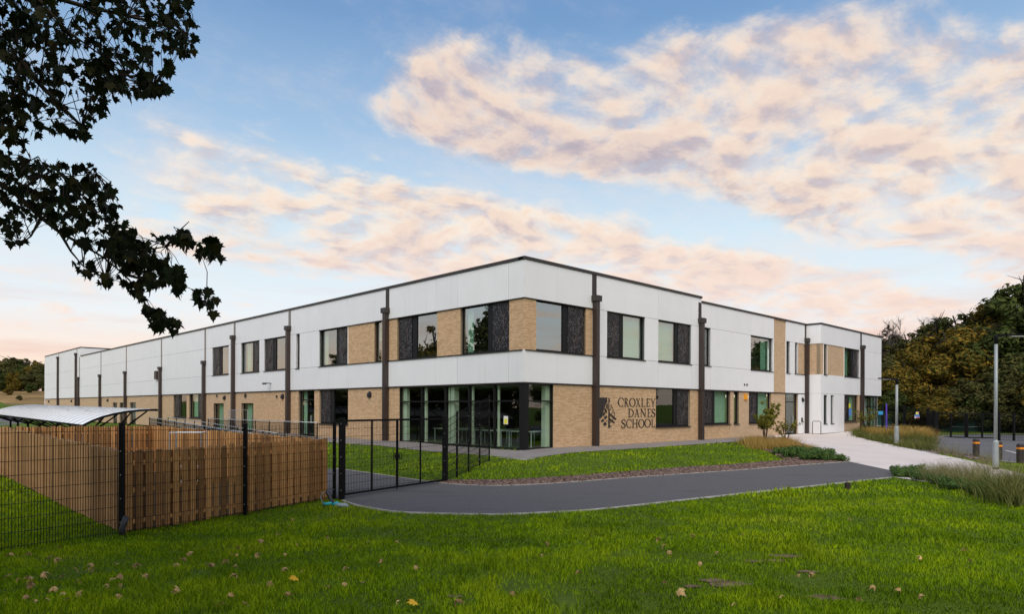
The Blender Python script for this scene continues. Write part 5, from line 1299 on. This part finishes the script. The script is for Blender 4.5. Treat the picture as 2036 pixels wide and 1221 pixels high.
def lobes_for(seed, h, rad, n=15, low=0.25):
    rn = random.Random(seed); out = []
    for i in range(n):
        t = low + (1 - low) * (i + 0.5) / n; prof = math.sin(math.pi * min(1, (t - low) / (1 - low) * 0.86 + 0.14)) ** 0.6; a = rn.uniform(0, 6.28); rr = rad * prof * rn.uniform(0.35, 0.72)
        out.append((math.cos(a) * rr, math.sin(a) * rr, h * t * 0.93, rad * prof * rn.uniform(0.34, 0.52)))
    out.append((0, 0, h * 0.6, rad * 0.5)); return out
TREE = {}
for nm, mt, n, leaf, low in (('amber', 'wood_amber', 14000, 0.20, 0.06), ('green', 'wood_green', 15000, 0.20, 0.06), ('olive', 'wood_olive', 14000, 0.20, 0.08)):
    for v in (0, 1, 2):
        sd = hash((len(nm), v)) % 1000 + v * 7 + len(mt); H = 12.0
        TREE[nm, v] = (crown_mesh('crown', mt, sd, lobes_for(sd, H, 4.2, 17, low), n, leaf), trunk_mesh('trunk', 'bark', sd, H, 0.24, 9, 3.0))
tw = MB(); rn = random.Random(5)
for t in range(3):
    bx, by = rn.uniform(-1, 1), rn.uniform(-1, 1); tw.tube([(bx, by, -.3), (bx * 1.3, by * 1.3, 6), (bx * 1.7, by * 1.7, 11.5)], [.14, .09, .02], 5)
    for k in range(26):
        z = rn.uniform(3.5, 11); a = rn.uniform(0, 6.28); l = rn.uniform(1.0, 2.4) * (1.1 - z / 16); p = Vector((bx * (1 + .06 * z), by * (1 + .06 * z), z)); e = p + Vector((math.cos(a) * l * .7, math.sin(a) * l * .7, l)); tw.tube([p, e], [.035, .010], 3)
        for _ in range(7): s_ = p.lerp(e, rn.uniform(.3, 1)); b = rn.uniform(0, 6.28); ll = rn.uniform(.4, 1.1); tw.tube([s_, s_ + Vector((math.cos(b) * ll * .6, math.sin(b) * ll * .6, ll * rn.uniform(.3, 1)))], [.014, .006], 3)
TWIG = tw.mesh('trunk', MAT['bark_pale'])
TWC = crown_mesh('crown', 'twig_haze', 77, lobes_for(9, 12, 2.6, 14, .45), 2600, 0.13, shell=.2)
COUNT = {}
def tree(kind, px, topy, Y, label, wid=1.0, v=0, X=None, h=None, group='trees of the wood', zg=None):
    X = uu(px) * Y if X is None else X; zg = g1(X, Y) if zg is None else zg; H = h or (zpx(px, topy, Y) - zg); o = empty('tree', (X, Y, zg)); tag(o, label, 'tree', group)
    cm, tm_ = (TWC, TWIG) if kind == 'bare' else TREE[kind, v % 3]; s_ = H / 12.0 / (1.0 if kind == 'bare' else 1.02)
    for nm, me in (('crown', cm), ('trunk', tm_)):
        c = bpy.data.objects.new(nm, me); COL.objects.link(c); c.parent = o; c.scale = (s_ * wid, s_ * wid, s_); c.rotation_euler = (0, 0, (px * 1.7 + v) % 6.28 if nm == 'crown' else 0)
    return o
GR = 'trees of the wood right of the school'
ORDR = ['first', 'second', 'third', 'fourth']
RIGHT = [('olive', 1727, 655, 100, 'dark tree top just showing over the school roof end'), ('bare', 1768, 632, 92, 'bare twiggy birch rising beside the end of the school'), ('olive', 1800, 648, 96, 'grey green tree right of the bare birch'),
         ('bare', 1838, 628, 94, 'second bare twiggy tree on the wood skyline'), ('olive', 1858, 626, 92, 'dull olive tree behind the amber ones at mid wood'), ('green', 1898, 607, 92, 'dark green tree behind the gate post'),
         ('amber', 1935, 588, 90, 'tall amber and green tree on the skyline left of the tall lamp post'), ('green', 1975, 597, 92, 'dark tree filling the skyline behind the tall lamp post'), ('olive', 1752, 672, 82, 'low dull tree filling the gap at the end of the school'), ('olive', 1782, 660, 88, 'dull grey brown tree behind the bare birch'), ('green', 2022, 545, 88, 'tallest dark green tree at the right edge'),
         ('olive', 1762, 690, 84, 'shadowy tree close behind the white end of the school'), ('amber', 1790, 712, 76, 'low amber tree beside the small lamp post'), ('amber', 1832, 668, 78, 'amber leaved tree left of the road gate'),
         ('amber', 1878, 640, 80, 'broad amber tree over the road gate'), ('amber', 1925, 632, 79, 'amber tree behind the first bollard'), ('olive', 1962, 650, 77, 'olive tree just left of the tall lamp post'), ('green', 2010, 628, 76, 'deep green tree right of the tall lamp post'),
         ('green', 2060, 572, 78, 'dark tree cut by the right edge of the picture')]
for i, (k, px, ty, Y, lab) in enumerate(RIGHT): tree(k, px, ty, Y, lab, 1.45 if k != 'bare' else 1.0, i, group=GR)
for i, (px, ty, Y) in enumerate([(2110, 560, 86), (2170, 570, 80), (2230, 570, 74), (2150, 600, 64)]): tree(('green', 'amber')[i % 2], px, ty, Y, ORDR[i] + ' dense tree of the wood beyond the right edge', 1.2, i, group=GR)
for i, (px, ty, Y, k, lab) in enumerate([(1905, 742, 71, 'olive', 'rounded grey green bush below the amber trees'), (1845, 760, 70, 'amber', 'low bush behind the warning signs'), (1965, 752, 70, 'green', 'dark bush behind the road gate'), (2020, 745, 68, 'olive', 'dark bush right of the tall lamp post foot'), (1785, 770, 72, 'green', 'low dark bush beside the end of the school')]):
    tree(k, px, ty, Y, lab, 1.7, i, group='bushes under the wood')
LEFT = [(-70, 712, 182), (-42, 706, 180), (-12, 704, 182), (12, 706, 178), (30, 704, 184), (48, 707, 180), (66, 711, 178), (86, 719, 176), (108, 722, 178), (0, 728, 168), (32, 735, 166), (58, 733, 167), (84, 740, 166)]
LLAB = ['far left tree of the distant hill wood', 'tree on the hill wood beyond the left edge', 'brownish treetop on the distant hill at the left edge', 'dark rounded treetop above the canopy end on the hill', 'yellow green treetop on the distant hill skyline', 'rounded treetop at the middle of the hill skyline', 'grey green treetop on the falling hill skyline', 'treetop next to the far end of the school', 'treetop hidden behind the far end of the school',
        'dark lower tree at the foot of the hill wood by the left edge', 'lower dark tree at the wood edge above the meadow', 'dull green lower tree in the middle of the wood edge', 'lower green tree at the wood edge beside the school']
for i, ((px, ty, Y), lab) in enumerate(zip(LEFT, LLAB)): tree(('olive', 'green', 'amber', 'olive')[i % 4], px, ty, Y, lab, 1.55, i, group='trees of the distant hill wood')
for px, ty, Y, k, lab in [(16, 768, 150, 'amber', 'small yellow green bush standing in the brown meadow'), (62, 760, 158, 'green', 'pale green bush at the top of the meadow'), (38, 785, 140, 'olive', 'low scrubby bush on the brown slope')]:
    tree(k, px, ty, Y, lab, 1.5, 1, group='bushes on the meadow')
# trees outside the frame that the windows reflect
for i, (x, y, h_) in enumerate([(-46, 20, 15.5), (-36, 31, 14.5), (-42, 39, 12.5), (-58, 45, 12), (-62, 56, 11), (-50, 12, 13), (47, 6, 11), (52, 15, 12), (43, 25, 12.5), (56, 33, 9), (60, 42, 10), (62, 56, 13), (66, 64, 13), (-20, -26, 13), (4, -30, 12), (24, -26, 13)]):
    tree(('green', 'olive', 'amber')[i % 3], 1018, 0, y, 'tree outside the picture reflected in the windows', 1.35, i, X=x, h=h_, group='trees mirrored in the glazing')


# ornamental grasses and low shrubs
def grass_clump(name, mat_, seed, n, h, spread, w, plume=0.0):
    rg_ = np.random.default_rng(seed); r = np.abs(rg_.normal(size=n)) * spread * 0.35; a = rg_.random(n) * 6.28; x, y = np.cos(a) * r, np.sin(a) * r
    hh = h * (0.55 + 0.6 * rg_.random(n)); segs = 4; L = rg_.uniform(0.25, 0.75, n); lt = a + rg_.normal(size=n) * 0.5; th = rg_.random(n) * 6.28
    V = []; t = np.linspace(0, 1, segs + 1)
    for i, ti in enumerate(t):
        ww = w * (1 - ti * 0.75) if i < segs else w * 0.12
        cx = x + np.cos(lt) * L * hh * ti ** 2; cy = y + np.sin(lt) * L * hh * ti ** 2; cz = hh * (ti - 0.28 * L * ti ** 2)
        V += [np.stack([cx - np.cos(th) * ww, cy - np.sin(th) * ww, cz], 1), np.stack([cx + np.cos(th) * ww, cy + np.sin(th) * ww, cz], 1)]
    V = np.stack(V, 1).reshape(-1, 3); K = 2 * (segs + 1); base = np.arange(n)[:, None] * K
    Fc = (base + np.array([[q_ for i in range(segs) for q_ in (2 * i, 2 * i + 1, 2 * i + 3, 2 * i + 2)]])).reshape(-1)
    v = np.repeat(np.clip(rg_.normal(0.5, 0.22, n), 0, 1), K).reshape(n, K) + np.repeat(t, 2)[None, :] * 0.25 - 0.1
    N_ = np.repeat(np.stack([np.sin(th) * .6, -np.cos(th) * .6, np.full(n, .6)], 1), K, 0); N_ /= np.linalg.norm(N_, axis=1)[:, None]
    o = raw_mesh(name, V, Fc, 4, MAT[mat_], None, np.clip(v, 0, 1).reshape(-1), N_); me = o.data; bpy.data.objects.remove(o); return me
OG = [grass_clump('blades', 'orange_grass', 20 + i, 420, 0.55, 0.9, 0.006) for i in range(3)]
TG = [grass_clump('blades', 'tall_grass', 30 + i, 170, 1.0, 0.8, 0.0036) for i in range(3)]
GG = [grass_clump('blades', 'olive_grass', 40 + i, 380, 0.5, 0.8, 0.006) for i in range(2)]
def shrub_mesh(seed, mt='shrub_leaf'):
    rn = random.Random(seed); lb_ = [(rn.uniform(-.35, .35), rn.uniform(-.35, .35), rn.uniform(.12, .3), rn.uniform(.16, .28)) for _ in range(9)]
    return crown_mesh('foliage', mt, seed, lb_, 2200, 0.035, shell=.45)
SH = [shrub_mesh(s_) for s_ in (1, 2, 3)]
def plant(meshes, px, py, s_, name, label, group, cat, part, i=0, sz=None):
    x, y, z = gp(px, py); o = empty(name, (x, y, z)); tag(o, label, cat, group, 'thing')
    c = bpy.data.objects.new(part, meshes[i % len(meshes)]); COL.objects.link(c); c.parent = o; c.scale = (s_, s_, sz or s_); c.rotation_euler = (0, 0, (px * 0.37) % 6.28); return o
rn = random.Random(21)
ogl = [(1484, 884), (1496, 888), (1510, 886), (1522, 890), (1530, 896), (1545, 890), (1556, 896), (1570, 892), (1580, 898), (1592, 900), (1606, 900), (1508, 894), (1536, 886), (1500, 880), (1565, 886)]
for i, (px, py) in enumerate(ogl): plant(OG, px, py, rn.uniform(.8, 1.15), 'ornamental_grass', 'clump of rusty ornamental grass in the bed left of the pale paving', 'rusty grasses left of the pale paving', 'ornamental grass', 'blades', i)
shl = [(1556, 905), (1570, 911), (1588, 910), (1600, 916), (1617, 913), (1630, 917), (1645, 914), (1660, 918), (1608, 905), (1640, 908), (1578, 903)]
for i, (px, py) in enumerate(shl): plant(SH, px, py, rn.uniform(.75, 1.0), 'low_shrub', 'low dark green shrub at the tip of the left planting bed', 'low shrubs at the tip of the left bed', 'shrub', 'foliage', i, rn.uniform(.7, 1.0))
for i in range(30):
    t = rn.random(); px = 1700 + 148 * t; py = 858 + 6 * rn.random() + t * rn.uniform(0, 24)
    m_ = OG if rn.random() < .6 else GG; plant(m_, px, min(py, 893), rn.uniform(1.0, 1.5), 'ornamental_grass', 'clump of rusty grass in the bed behind the small lamp post', 'grasses in the bed behind the small lamp post', 'ornamental grass', 'blades', i)
for i, (px, py) in enumerate([(1718, 872), (1732, 876), (1750, 879), (1770, 884), (1796, 890), (1812, 892), (1830, 895), (1846, 896), (1706, 868), (1742, 872), (1760, 880), (1805, 886), (1822, 889)]):
    plant(GG, px, py, rn.uniform(.9, 1.2), 'ornamental_grass', 'clump of green grass along the edge of the pale paving', 'green grasses edging the pale paving', 'ornamental grass', 'blades', i)
for i, (px, py) in enumerate([(1785, 944), (1800, 948), (1815, 951), (1832, 949), (1838, 957), (1790, 950), (1856, 960), (1876, 966), (1896, 972), (1915, 976), (1935, 982), (1950, 986), (1866, 963), (1906, 973), (1822, 943)]):
    plant(SH, px, py, rn.uniform(.55, .75), 'low_shrub', 'low dark green shrub bordering the lawn below the pale paving', 'low shrubs bordering the lawn', 'shrub', 'foliage', i, rn.uniform(.5, .75))
for i in range(26):
    px = 1835 + 90 * rn.random(); py = 948 + (px - 1835) * 0.22 + rn.uniform(-8, 10)
    plant(TG, px, py, rn.uniform(.5, .7), 'ornamental_grass', 'short straw coloured grass clump behind the low shrubs', 'straw grasses behind the low shrubs', 'ornamental grass', 'blades', i)
for i in range(22):
    px = 1925 + 135 * rn.random(); py = 962 + (px - 1925) * 0.16 + rn.uniform(-14, 16)
    plant(TG if rn.random() < .75 else GG, px, py, rn.uniform(.68, .95), 'ornamental_grass', 'tall feathery grass clump round the foot of the tall lamp post', 'feathery grasses at the foot of the tall lamp post', 'ornamental grass', 'blades', i)
for i, (px, py) in enumerate([(1990, 995), (2010, 1003), (2028, 1008), (2040, 1000), (2005, 990), (2025, 992)]):
    plant(GG, px, py, rn.uniform(1.0, 1.3), 'ornamental_grass', 'lush dark green grass clump at the right edge of the lawn', 'lush green clumps at the right edge', 'ornamental grass', 'blades', i)
for i, (px, py) in enumerate([(1872, 905), (1892, 908), (1912, 913), (1960, 925), (1976, 926)]): plant(TG, px, py, rn.uniform(.6, .9), 'weed_stems', 'thin dry stems growing in the mulch by the bollards', 'dry stems by the bollards', 'plant', 'blades', i)

# young multi-stem tree by the entrance and small sapling
def small_tree(px, py, topy, wid, mt, seed, label, n=2600, leaf=0.045):
    x, y, z = gp(px, py); H = zpx(px, topy, y) - z; o = empty('young_tree', (x, y, z)); tag(o, label, 'tree'); rn = random.Random(seed); st = MB(); lb_ = []
    for k in range(9):
        a = rn.uniform(0, 6.28); e = Vector((math.cos(a) * wid * rn.uniform(.15, .5), math.sin(a) * wid * rn.uniform(.15, .5), H * rn.uniform(.55, 1))); m_ = e * .45 + Vector((0, 0, H * .08)); st.tube([(0, 0, -.05), m_, e], [.022, .016, .005], 5); lb_.append((*e, H * rn.uniform(.07, .12))); lb_.append((*(m_.lerp(e, .6)), H * rn.uniform(.08, .14)))
        for _ in range(4): q_ = m_.lerp(e, rn.random()); b = rn.uniform(0, 6.28); l = rn.uniform(.2, .5); f_ = q_ + Vector((math.cos(b) * l, math.sin(b) * l, l * .7)); st.tube([q_, f_], [.007, .003], 4); lb_.append((*f_, H * rn.uniform(.04, .08)))
    st.build('stem', MAT['bark'], o, True); me = crown_mesh('crown', mt, seed, lb_, n, leaf, shell=.1); c = bpy.data.objects.new('crown', me); COL.objects.link(c); c.parent = o
small_tree(1521, 884, 806, 1.5, 'autumn_small', 4, 'young multi-stem tree with thin yellow green leaves before the ground floor windows', 5200, .05)
small_tree(1562, 884, 838, 1.6, 'autumn_small', 8, 'smaller wispy sapling left of the entrance door', 900, .04)
small_tree(1724, 862, 812, 1.4, 'autumn_small', 6, 'yellowing sapling before the far glazed corner', 1100, .05)

# ---------------- foreground sycamore ----------------
def syc_leaf(seed, size=0.15, curl=0.25):
    rn = random.Random(seed); P = [(0, 0), (.16, -.10), (.34, -.08), (.30, .06), (.52, .12), (.42, .26), (.56, .44), (.34, .42), (.22, .52), (.20, .66), (.10, .74), (0, 1.0),
         (-.10, .74), (-.20, .66), (-.22, .52), (-.34, .42), (-.56, .44), (-.42, .26), (-.52, .12), (-.30, .06), (-.34, -.08), (-.16, -.10)]
    v = [(x * size, y * size, -curl * size * (x * x * 1.6 + (y - .3) ** 2 * .9) + rn.uniform(-.02, .02) * size) for x, y in P]; c = len(v); v.append((0, .32 * size, 0.0)); n = len(P)
    f = [(c, i, (i + 1) % n) for i in range(n)]
    return v, f
LV = []
for i in range(5):
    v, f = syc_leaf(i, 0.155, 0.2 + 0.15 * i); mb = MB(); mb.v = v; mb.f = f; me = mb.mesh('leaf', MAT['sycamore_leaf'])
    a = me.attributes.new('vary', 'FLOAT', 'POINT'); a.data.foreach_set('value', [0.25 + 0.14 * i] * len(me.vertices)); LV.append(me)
syc = empty('sycamore_tree', (-9.0, 2.0, g1(-9, 2))); tag(syc, 'dark sycamore whose leafy boughs hang into the picture at top left', 'tree')
off = syc.location
def S3(px, py, D): return Vector((uu(px) * D, D, zpx(px, py, D))) - Vector(off)
tk = MB(); tk.tube([(0, 0, -.3), (.1, .1, 2), (.2, .2, 4.5), (.1, .5, 7.5), (0, .6, 10)], [.42, .34, .30, .2, .08], 12); tk.build('trunk', MAT['bark'], syc, True)
T0, T1, T2 = Vector((.1, .1, 2.6)), Vector((.2, .2, 4.5)), Vector((.15, .35, 6))
BOUGH = [[T1, S3(-190, 250, 6.6), S3(-60, 330, 6.6), S3(30, 385, 6.6), S3(80, 432, 6.7), S3(118, 462, 6.7), S3(165, 488, 6.8), S3(205, 512, 6.9), S3(245, 545, 6.9), S3(275, 580, 6.9)],
         [S3(205, 512, 6.9), S3(245, 500, 6.9), S3(290, 497, 7.0), S3(330, 490, 7.0), S3(380, 478, 7.0), S3(420, 490, 7.1)],
         [S3(245, 545, 6.9), S3(300, 560, 6.9), S3(350, 562, 6.9), S3(380, 575, 7.0), S3(410, 590, 7.0)], [S3(275, 580, 6.9), S3(288, 605, 6.9), S3(305, 628, 6.9), S3(325, 642, 6.9)],
         [S3(330, 490, 7.0), S3(352, 462, 7.0), S3(375, 440, 7.0)], [S3(80, 432, 6.7), S3(60, 470, 6.5), S3(35, 488, 6.4)], [S3(118, 462, 6.7), S3(140, 500, 6.7), S3(165, 530, 6.7), S3(210, 556, 6.7)],
         [T2, S3(-200, -150, 6.8), S3(-40, -60, 6.8), S3(60, -20, 6.8), S3(160, 10, 6.9), S3(250, 30, 7.0), S3(330, 50, 7.0), S3(370, 70, 7.0)], [T2, S3(-200, 20, 6.3), S3(-60, 80, 6.3), S3(40, 120, 6.4), S3(75, 165, 6.4), S3(120, 210, 6.5), S3(160, 250, 6.5)],
         [S3(60, -20, 6.8), S3(130, 60, 6.7), S3(200, 110, 6.8), S3(250, 150, 6.8), S3(300, 175, 6.8)], [S3(40, 120, 6.4), S3(20, 200, 6.3), S3(10, 260, 6.3)], [S3(30, 385, 6.6), S3(80, 350, 6.5), S3(140, 350, 6.6), S3(190, 345, 6.7)], [S3(-60, 330, 6.6), S3(0, 320, 6.4), S3(60, 318, 6.4)]]
bm_ = MB()
for b in BOUGH:
    n = len(b); r0 = 0.075 if len(b) > 8 or b[0] in (T1, T2) else 0.016
    rad = [max(0.0035, r0 * (1 - i / (n - 0.6)) ** 1.3) if r0 < .05 else [0.09, .055, .036, .026, .021, .017, .013, .010, .007, .005][min(i, 9)] for i in range(n)]
    bm_.tube(b, rad, 7)
# leaves: pixel outline of the two leafy masses, given real depth
MASS = [([(-40, -30), (385, -30), (388, 60), (380, 118), (355, 100), (340, 150), (318, 150), (335, 184), (300, 186), (245, 186), (212, 205), (190, 255), (152, 276), (120, 255), (95, 262), (60, 285), (20, 280), (-40, 285)], 1050),
        ([(-40, 292), (55, 296), (75, 318), (190, 325), (192, 350), (222, 360), (232, 400), (250, 440), (262, 470), (240, 505), (200, 495), (150, 480), (100, 440), (70, 420), (60, 450), (38, 492), (0, 470), (-40, 480)], 500),
        ([(225, 400), (262, 420), (270, 460), (300, 480), (330, 500), (355, 520), (372, 545), (366, 568), (335, 585), (310, 560), (270, 590), (240, 560), (225, 520), (210, 470)], 330),
        ([(300, 462), (345, 470), (352, 432), (378, 428), (398, 462), (440, 476), (450, 505), (425, 520), (385, 505), (380, 490), (330, 495)], 95), ([(372, 568), (425, 570), (440, 612), (428, 625), (398, 596)], 26), ([(270, 575), (300, 600), (352, 635), (350, 658), (318, 655), (290, 640), (285, 610)], 60),
        ([(128, 510), (165, 515), (215, 548), (225, 562), (185, 556), (150, 530)], 34), ([(160, 150), (330, 150), (338, 180), (250, 188), (200, 200)], 60)]
BP = [Vector(p) for b in BOUGH for p in b[-6:]]; rl = random.Random(9); lp = []
for poly, n in MASS:
    xs = [p[0] for p in poly]; ys = [p[1] for p in poly]; k = 0
    while k < n:
        x, y = rl.uniform(min(xs), max(xs)), rl.uniform(min(ys), max(ys))
        if not inpoly(np.array([x]), np.array([y]), poly)[0]: continue
        f_ = float(field(np.array([x]), np.array([y]), 26.0, 31)[0])
        if f_ < rl.uniform(0.12, 0.62): k += 0.16; continue
        lp.append((x, y, rl.uniform(6.0, 7.6))); k += 1
lp.sort(key=lambda p: -(p[0] + p[1])); V = []; Fc = []; vy = []; N0_ = 0; nind = 0
random.Random(3).shuffle(lp)
for i, (x, y, D) in enumerate(lp):
    p = S3(x, y, D); a = rl.uniform(0, 6.28); M = Matrix.Rotation(a, 4, 'Z') @ Matrix.Rotation(rl.gauss(-1.25, 0.45), 4, 'X') @ Matrix.Rotation(rl.gauss(0, 0.45), 4, 'Y'); s_ = rl.uniform(0.36, 0.82)
    if i % 8 == 0 and nind < 290 and x > 0 and y > 0:
        o = bpy.data.objects.new('leaf', LV[i // 8 % 5]); COL.objects.link(o); o.parent = syc; o.matrix_local = Matrix.Translation(p) @ M @ Matrix.Scale(s_, 4); nind += 1
    else:
        me = LV[i % 5]; co = np.empty(len(me.vertices) * 3, np.float32); me.vertices.foreach_get('co', co); co = co.reshape(-1, 3) * s_; Mn = np.array(M.to_3x3()); co = co @ Mn.T + np.array(p); V.append(co); n = len(co)
        Fc.append(np.array([(n - 1, j, (j + 1) % (n - 1)) for j in range(n - 1)]).reshape(-1) + N0_); N0_ += n; vy.append(np.full(n, rl.random()))
    # petiole and twig towards the nearest bough point
    if i % 2 == 0:
        q_ = min(BP, key=lambda b: (b - p).length)
        if (q_ - p).length < 0.7: m_ = p.lerp(q_, .5) + Vector((rl.uniform(-.05, .05), rl.uniform(-.05, .05), rl.uniform(0, .06))); bm_.tube([q_, m_, p], [.005, .0038, .002], 4, False)
    else:
        u_ = M.to_3x3() @ Vector((rl.gauss(0, .5), -1, rl.gauss(0, .4))).normalized(); bm_.tube([p, p + u_ * 0.055 * s_], [.0018, .0018], 3, False)
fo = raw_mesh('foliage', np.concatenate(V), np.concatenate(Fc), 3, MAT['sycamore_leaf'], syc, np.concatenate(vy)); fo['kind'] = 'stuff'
bm_.build('bough', MAT['bark'], syc, True)
# the rest of its crown, overhead and behind the camera
cr = crown_mesh('crown', 'sycamore_leaf', 51, [(0, 0, 8, 3.0), (3, -1, 7.5, 2.6), (-3, 0, 7.5, 2.6), (0, -3, 7, 2.6), (5, -2, 6.6, 2.2), (2.5, -3.6, 6.6, 2.2), (-1, 2, 10, 2.4), (-3, 3, 8, 2.4), (7.5, -3, 6.2, 2.0), (-1.5, 3.2, 5.8, 1.6), (6, 4, 9.9, 2.2), (3, 5, 10, 2.2), (8, 1.5, 9.4, 2.4), (4, 8, 12, 2.2), (7.5, 7, 11.5, 2.0)], 30000, 0.2, shell=.3)  # last lobes, high and out of view, added to darken the near lawn
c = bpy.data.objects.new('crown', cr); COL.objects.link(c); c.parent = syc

# fallen leaves
FV = []
for i in range(6):
    v, f = syc_leaf(20 + i, 0.12, 0.5 + 0.35 * i); v = [(x, y, z + (0.35 * abs(x) if i % 2 else 0.1 * x)) for x, y, z in v]; mb = MB(); mb.v = v; mb.f = f; FV.append((mb.mesh('fallen_leaf', MAT['dry_leaf']), mb.mesh('fallen_leaf', MAT['yellow_leaf'])))
rl = random.Random(14); spots = [(118, 1098), (95, 1120), (185, 1143), (186, 1130), (180, 1145), (80, 1155), (120, 1160), (10, 1160), (35, 1165), (60, 1180), (110, 1178), (160, 1163), (230, 1165), (245, 1162), (290, 1160), (265, 1135), (372, 1113), (355, 1130), (412, 1132), (472, 1102), (470, 1118), (473, 1160), (448, 1122), (505, 1118), (520, 1082), (555, 1072), (577, 1052), (592, 1092), (580, 1040), (560, 1140), (598, 1150), (650, 1178), (683, 1172), (635, 1040), (655, 1075), (454, 1198), (438, 1212), (495, 1218), (570, 1193), (352, 1192), (242, 1200), (220, 1180), (130, 1210), (100, 1212), (75, 1210), (45, 1205), (15, 1200), (130, 1195), (755, 1130), (825, 1140), (790, 1215), (1078, 1112), (905, 1210), (1018, 1195), (1350, 1190), (1428, 1110), (1590, 1157), (1705, 1203), (1835, 1122), (1793, 1192), (1552, 1205), (1455, 1218), (1308, 1083), (1690, 1040), (1740, 1180), (1330, 1105), (700, 1100), (735, 1085), (690, 1140)]
spots += [(rl.uniform(0, 760) * rl.random() ** .4, rl.uniform(1100, 1219)) for _ in range(18)] + [(rl.uniform(700, 2000), rl.uniform(1060, 1215)) for _ in range(14)]
YL = {(1018, 1195): 0, }
for i, (px, py) in enumerate(spots):
    x, y, z = gp(px, py)
    if not lawn_ok(np.array([x]), np.array([y]))[0]: continue
    o = bpy.data.objects.new('fallen_leaf', FV[i % 6][0]); COL.objects.link(o); o.location = (x, y, z + rl.uniform(.06, .09)); s_ = rl.uniform(.42, .85); o.scale = (s_, s_, s_); o.rotation_euler = (rl.uniform(-.9, .9), rl.uniform(-.9, .9), rl.uniform(0, 6.28))
    tag(o, 'curled dry brown leaf lying on the lawn', 'leaf', 'fallen leaves on the lawn')
for px, py, lab in ((590, 1166, 'bright yellow fallen leaf on the lawn at lower left'), (828, 1216, 'orange yellow fallen leaf at the bottom edge of the picture')):
    x, y, z = gp(px, py); o = bpy.data.objects.new('fallen_leaf', FV[1][1]); COL.objects.link(o); o.location = (x, y, z + .07); o.rotation_euler = (.5, .2, 1); tag(o, lab, 'leaf', 'fallen leaves on the lawn')

# ---------------- labels: each thing named by its place where look-alikes share a description ----------------
ORD = ['first', 'second', 'third', 'fourth', 'fifth', 'sixth', 'seventh', 'eighth', 'ninth', 'tenth', 'eleventh', 'twelfth', 'thirteenth', 'fourteenth', 'fifteenth', 'sixteenth', 'seventeenth', 'eighteenth', 'nineteenth', 'twentieth'] + ['twenty-' + w for w in ('first', 'second', 'third', 'fourth', 'fifth', 'sixth', 'seventh', 'eighth', 'ninth')] + ['thirtieth', 'thirty-first', 'thirty-second', 'thirty-third', 'thirty-fourth', 'thirty-fifth', 'thirty-sixth']
same = {}
for o in bpy.data.objects:
    if o.parent is None and 'label' in o.keys() and o.get('category') in ('shrub', 'ornamental grass', 'plant'): same.setdefault(o['label'], []).append(o)
for lab, os_ in same.items():
    if 1 < len(os_) <= len(ORD):
        for i, o in enumerate(sorted(os_, key=lambda q_: q_.location.x / q_.location.y)): o['label'] = ' '.join((lab + ', ' + ORD[i] + ' from left').split()[:16])
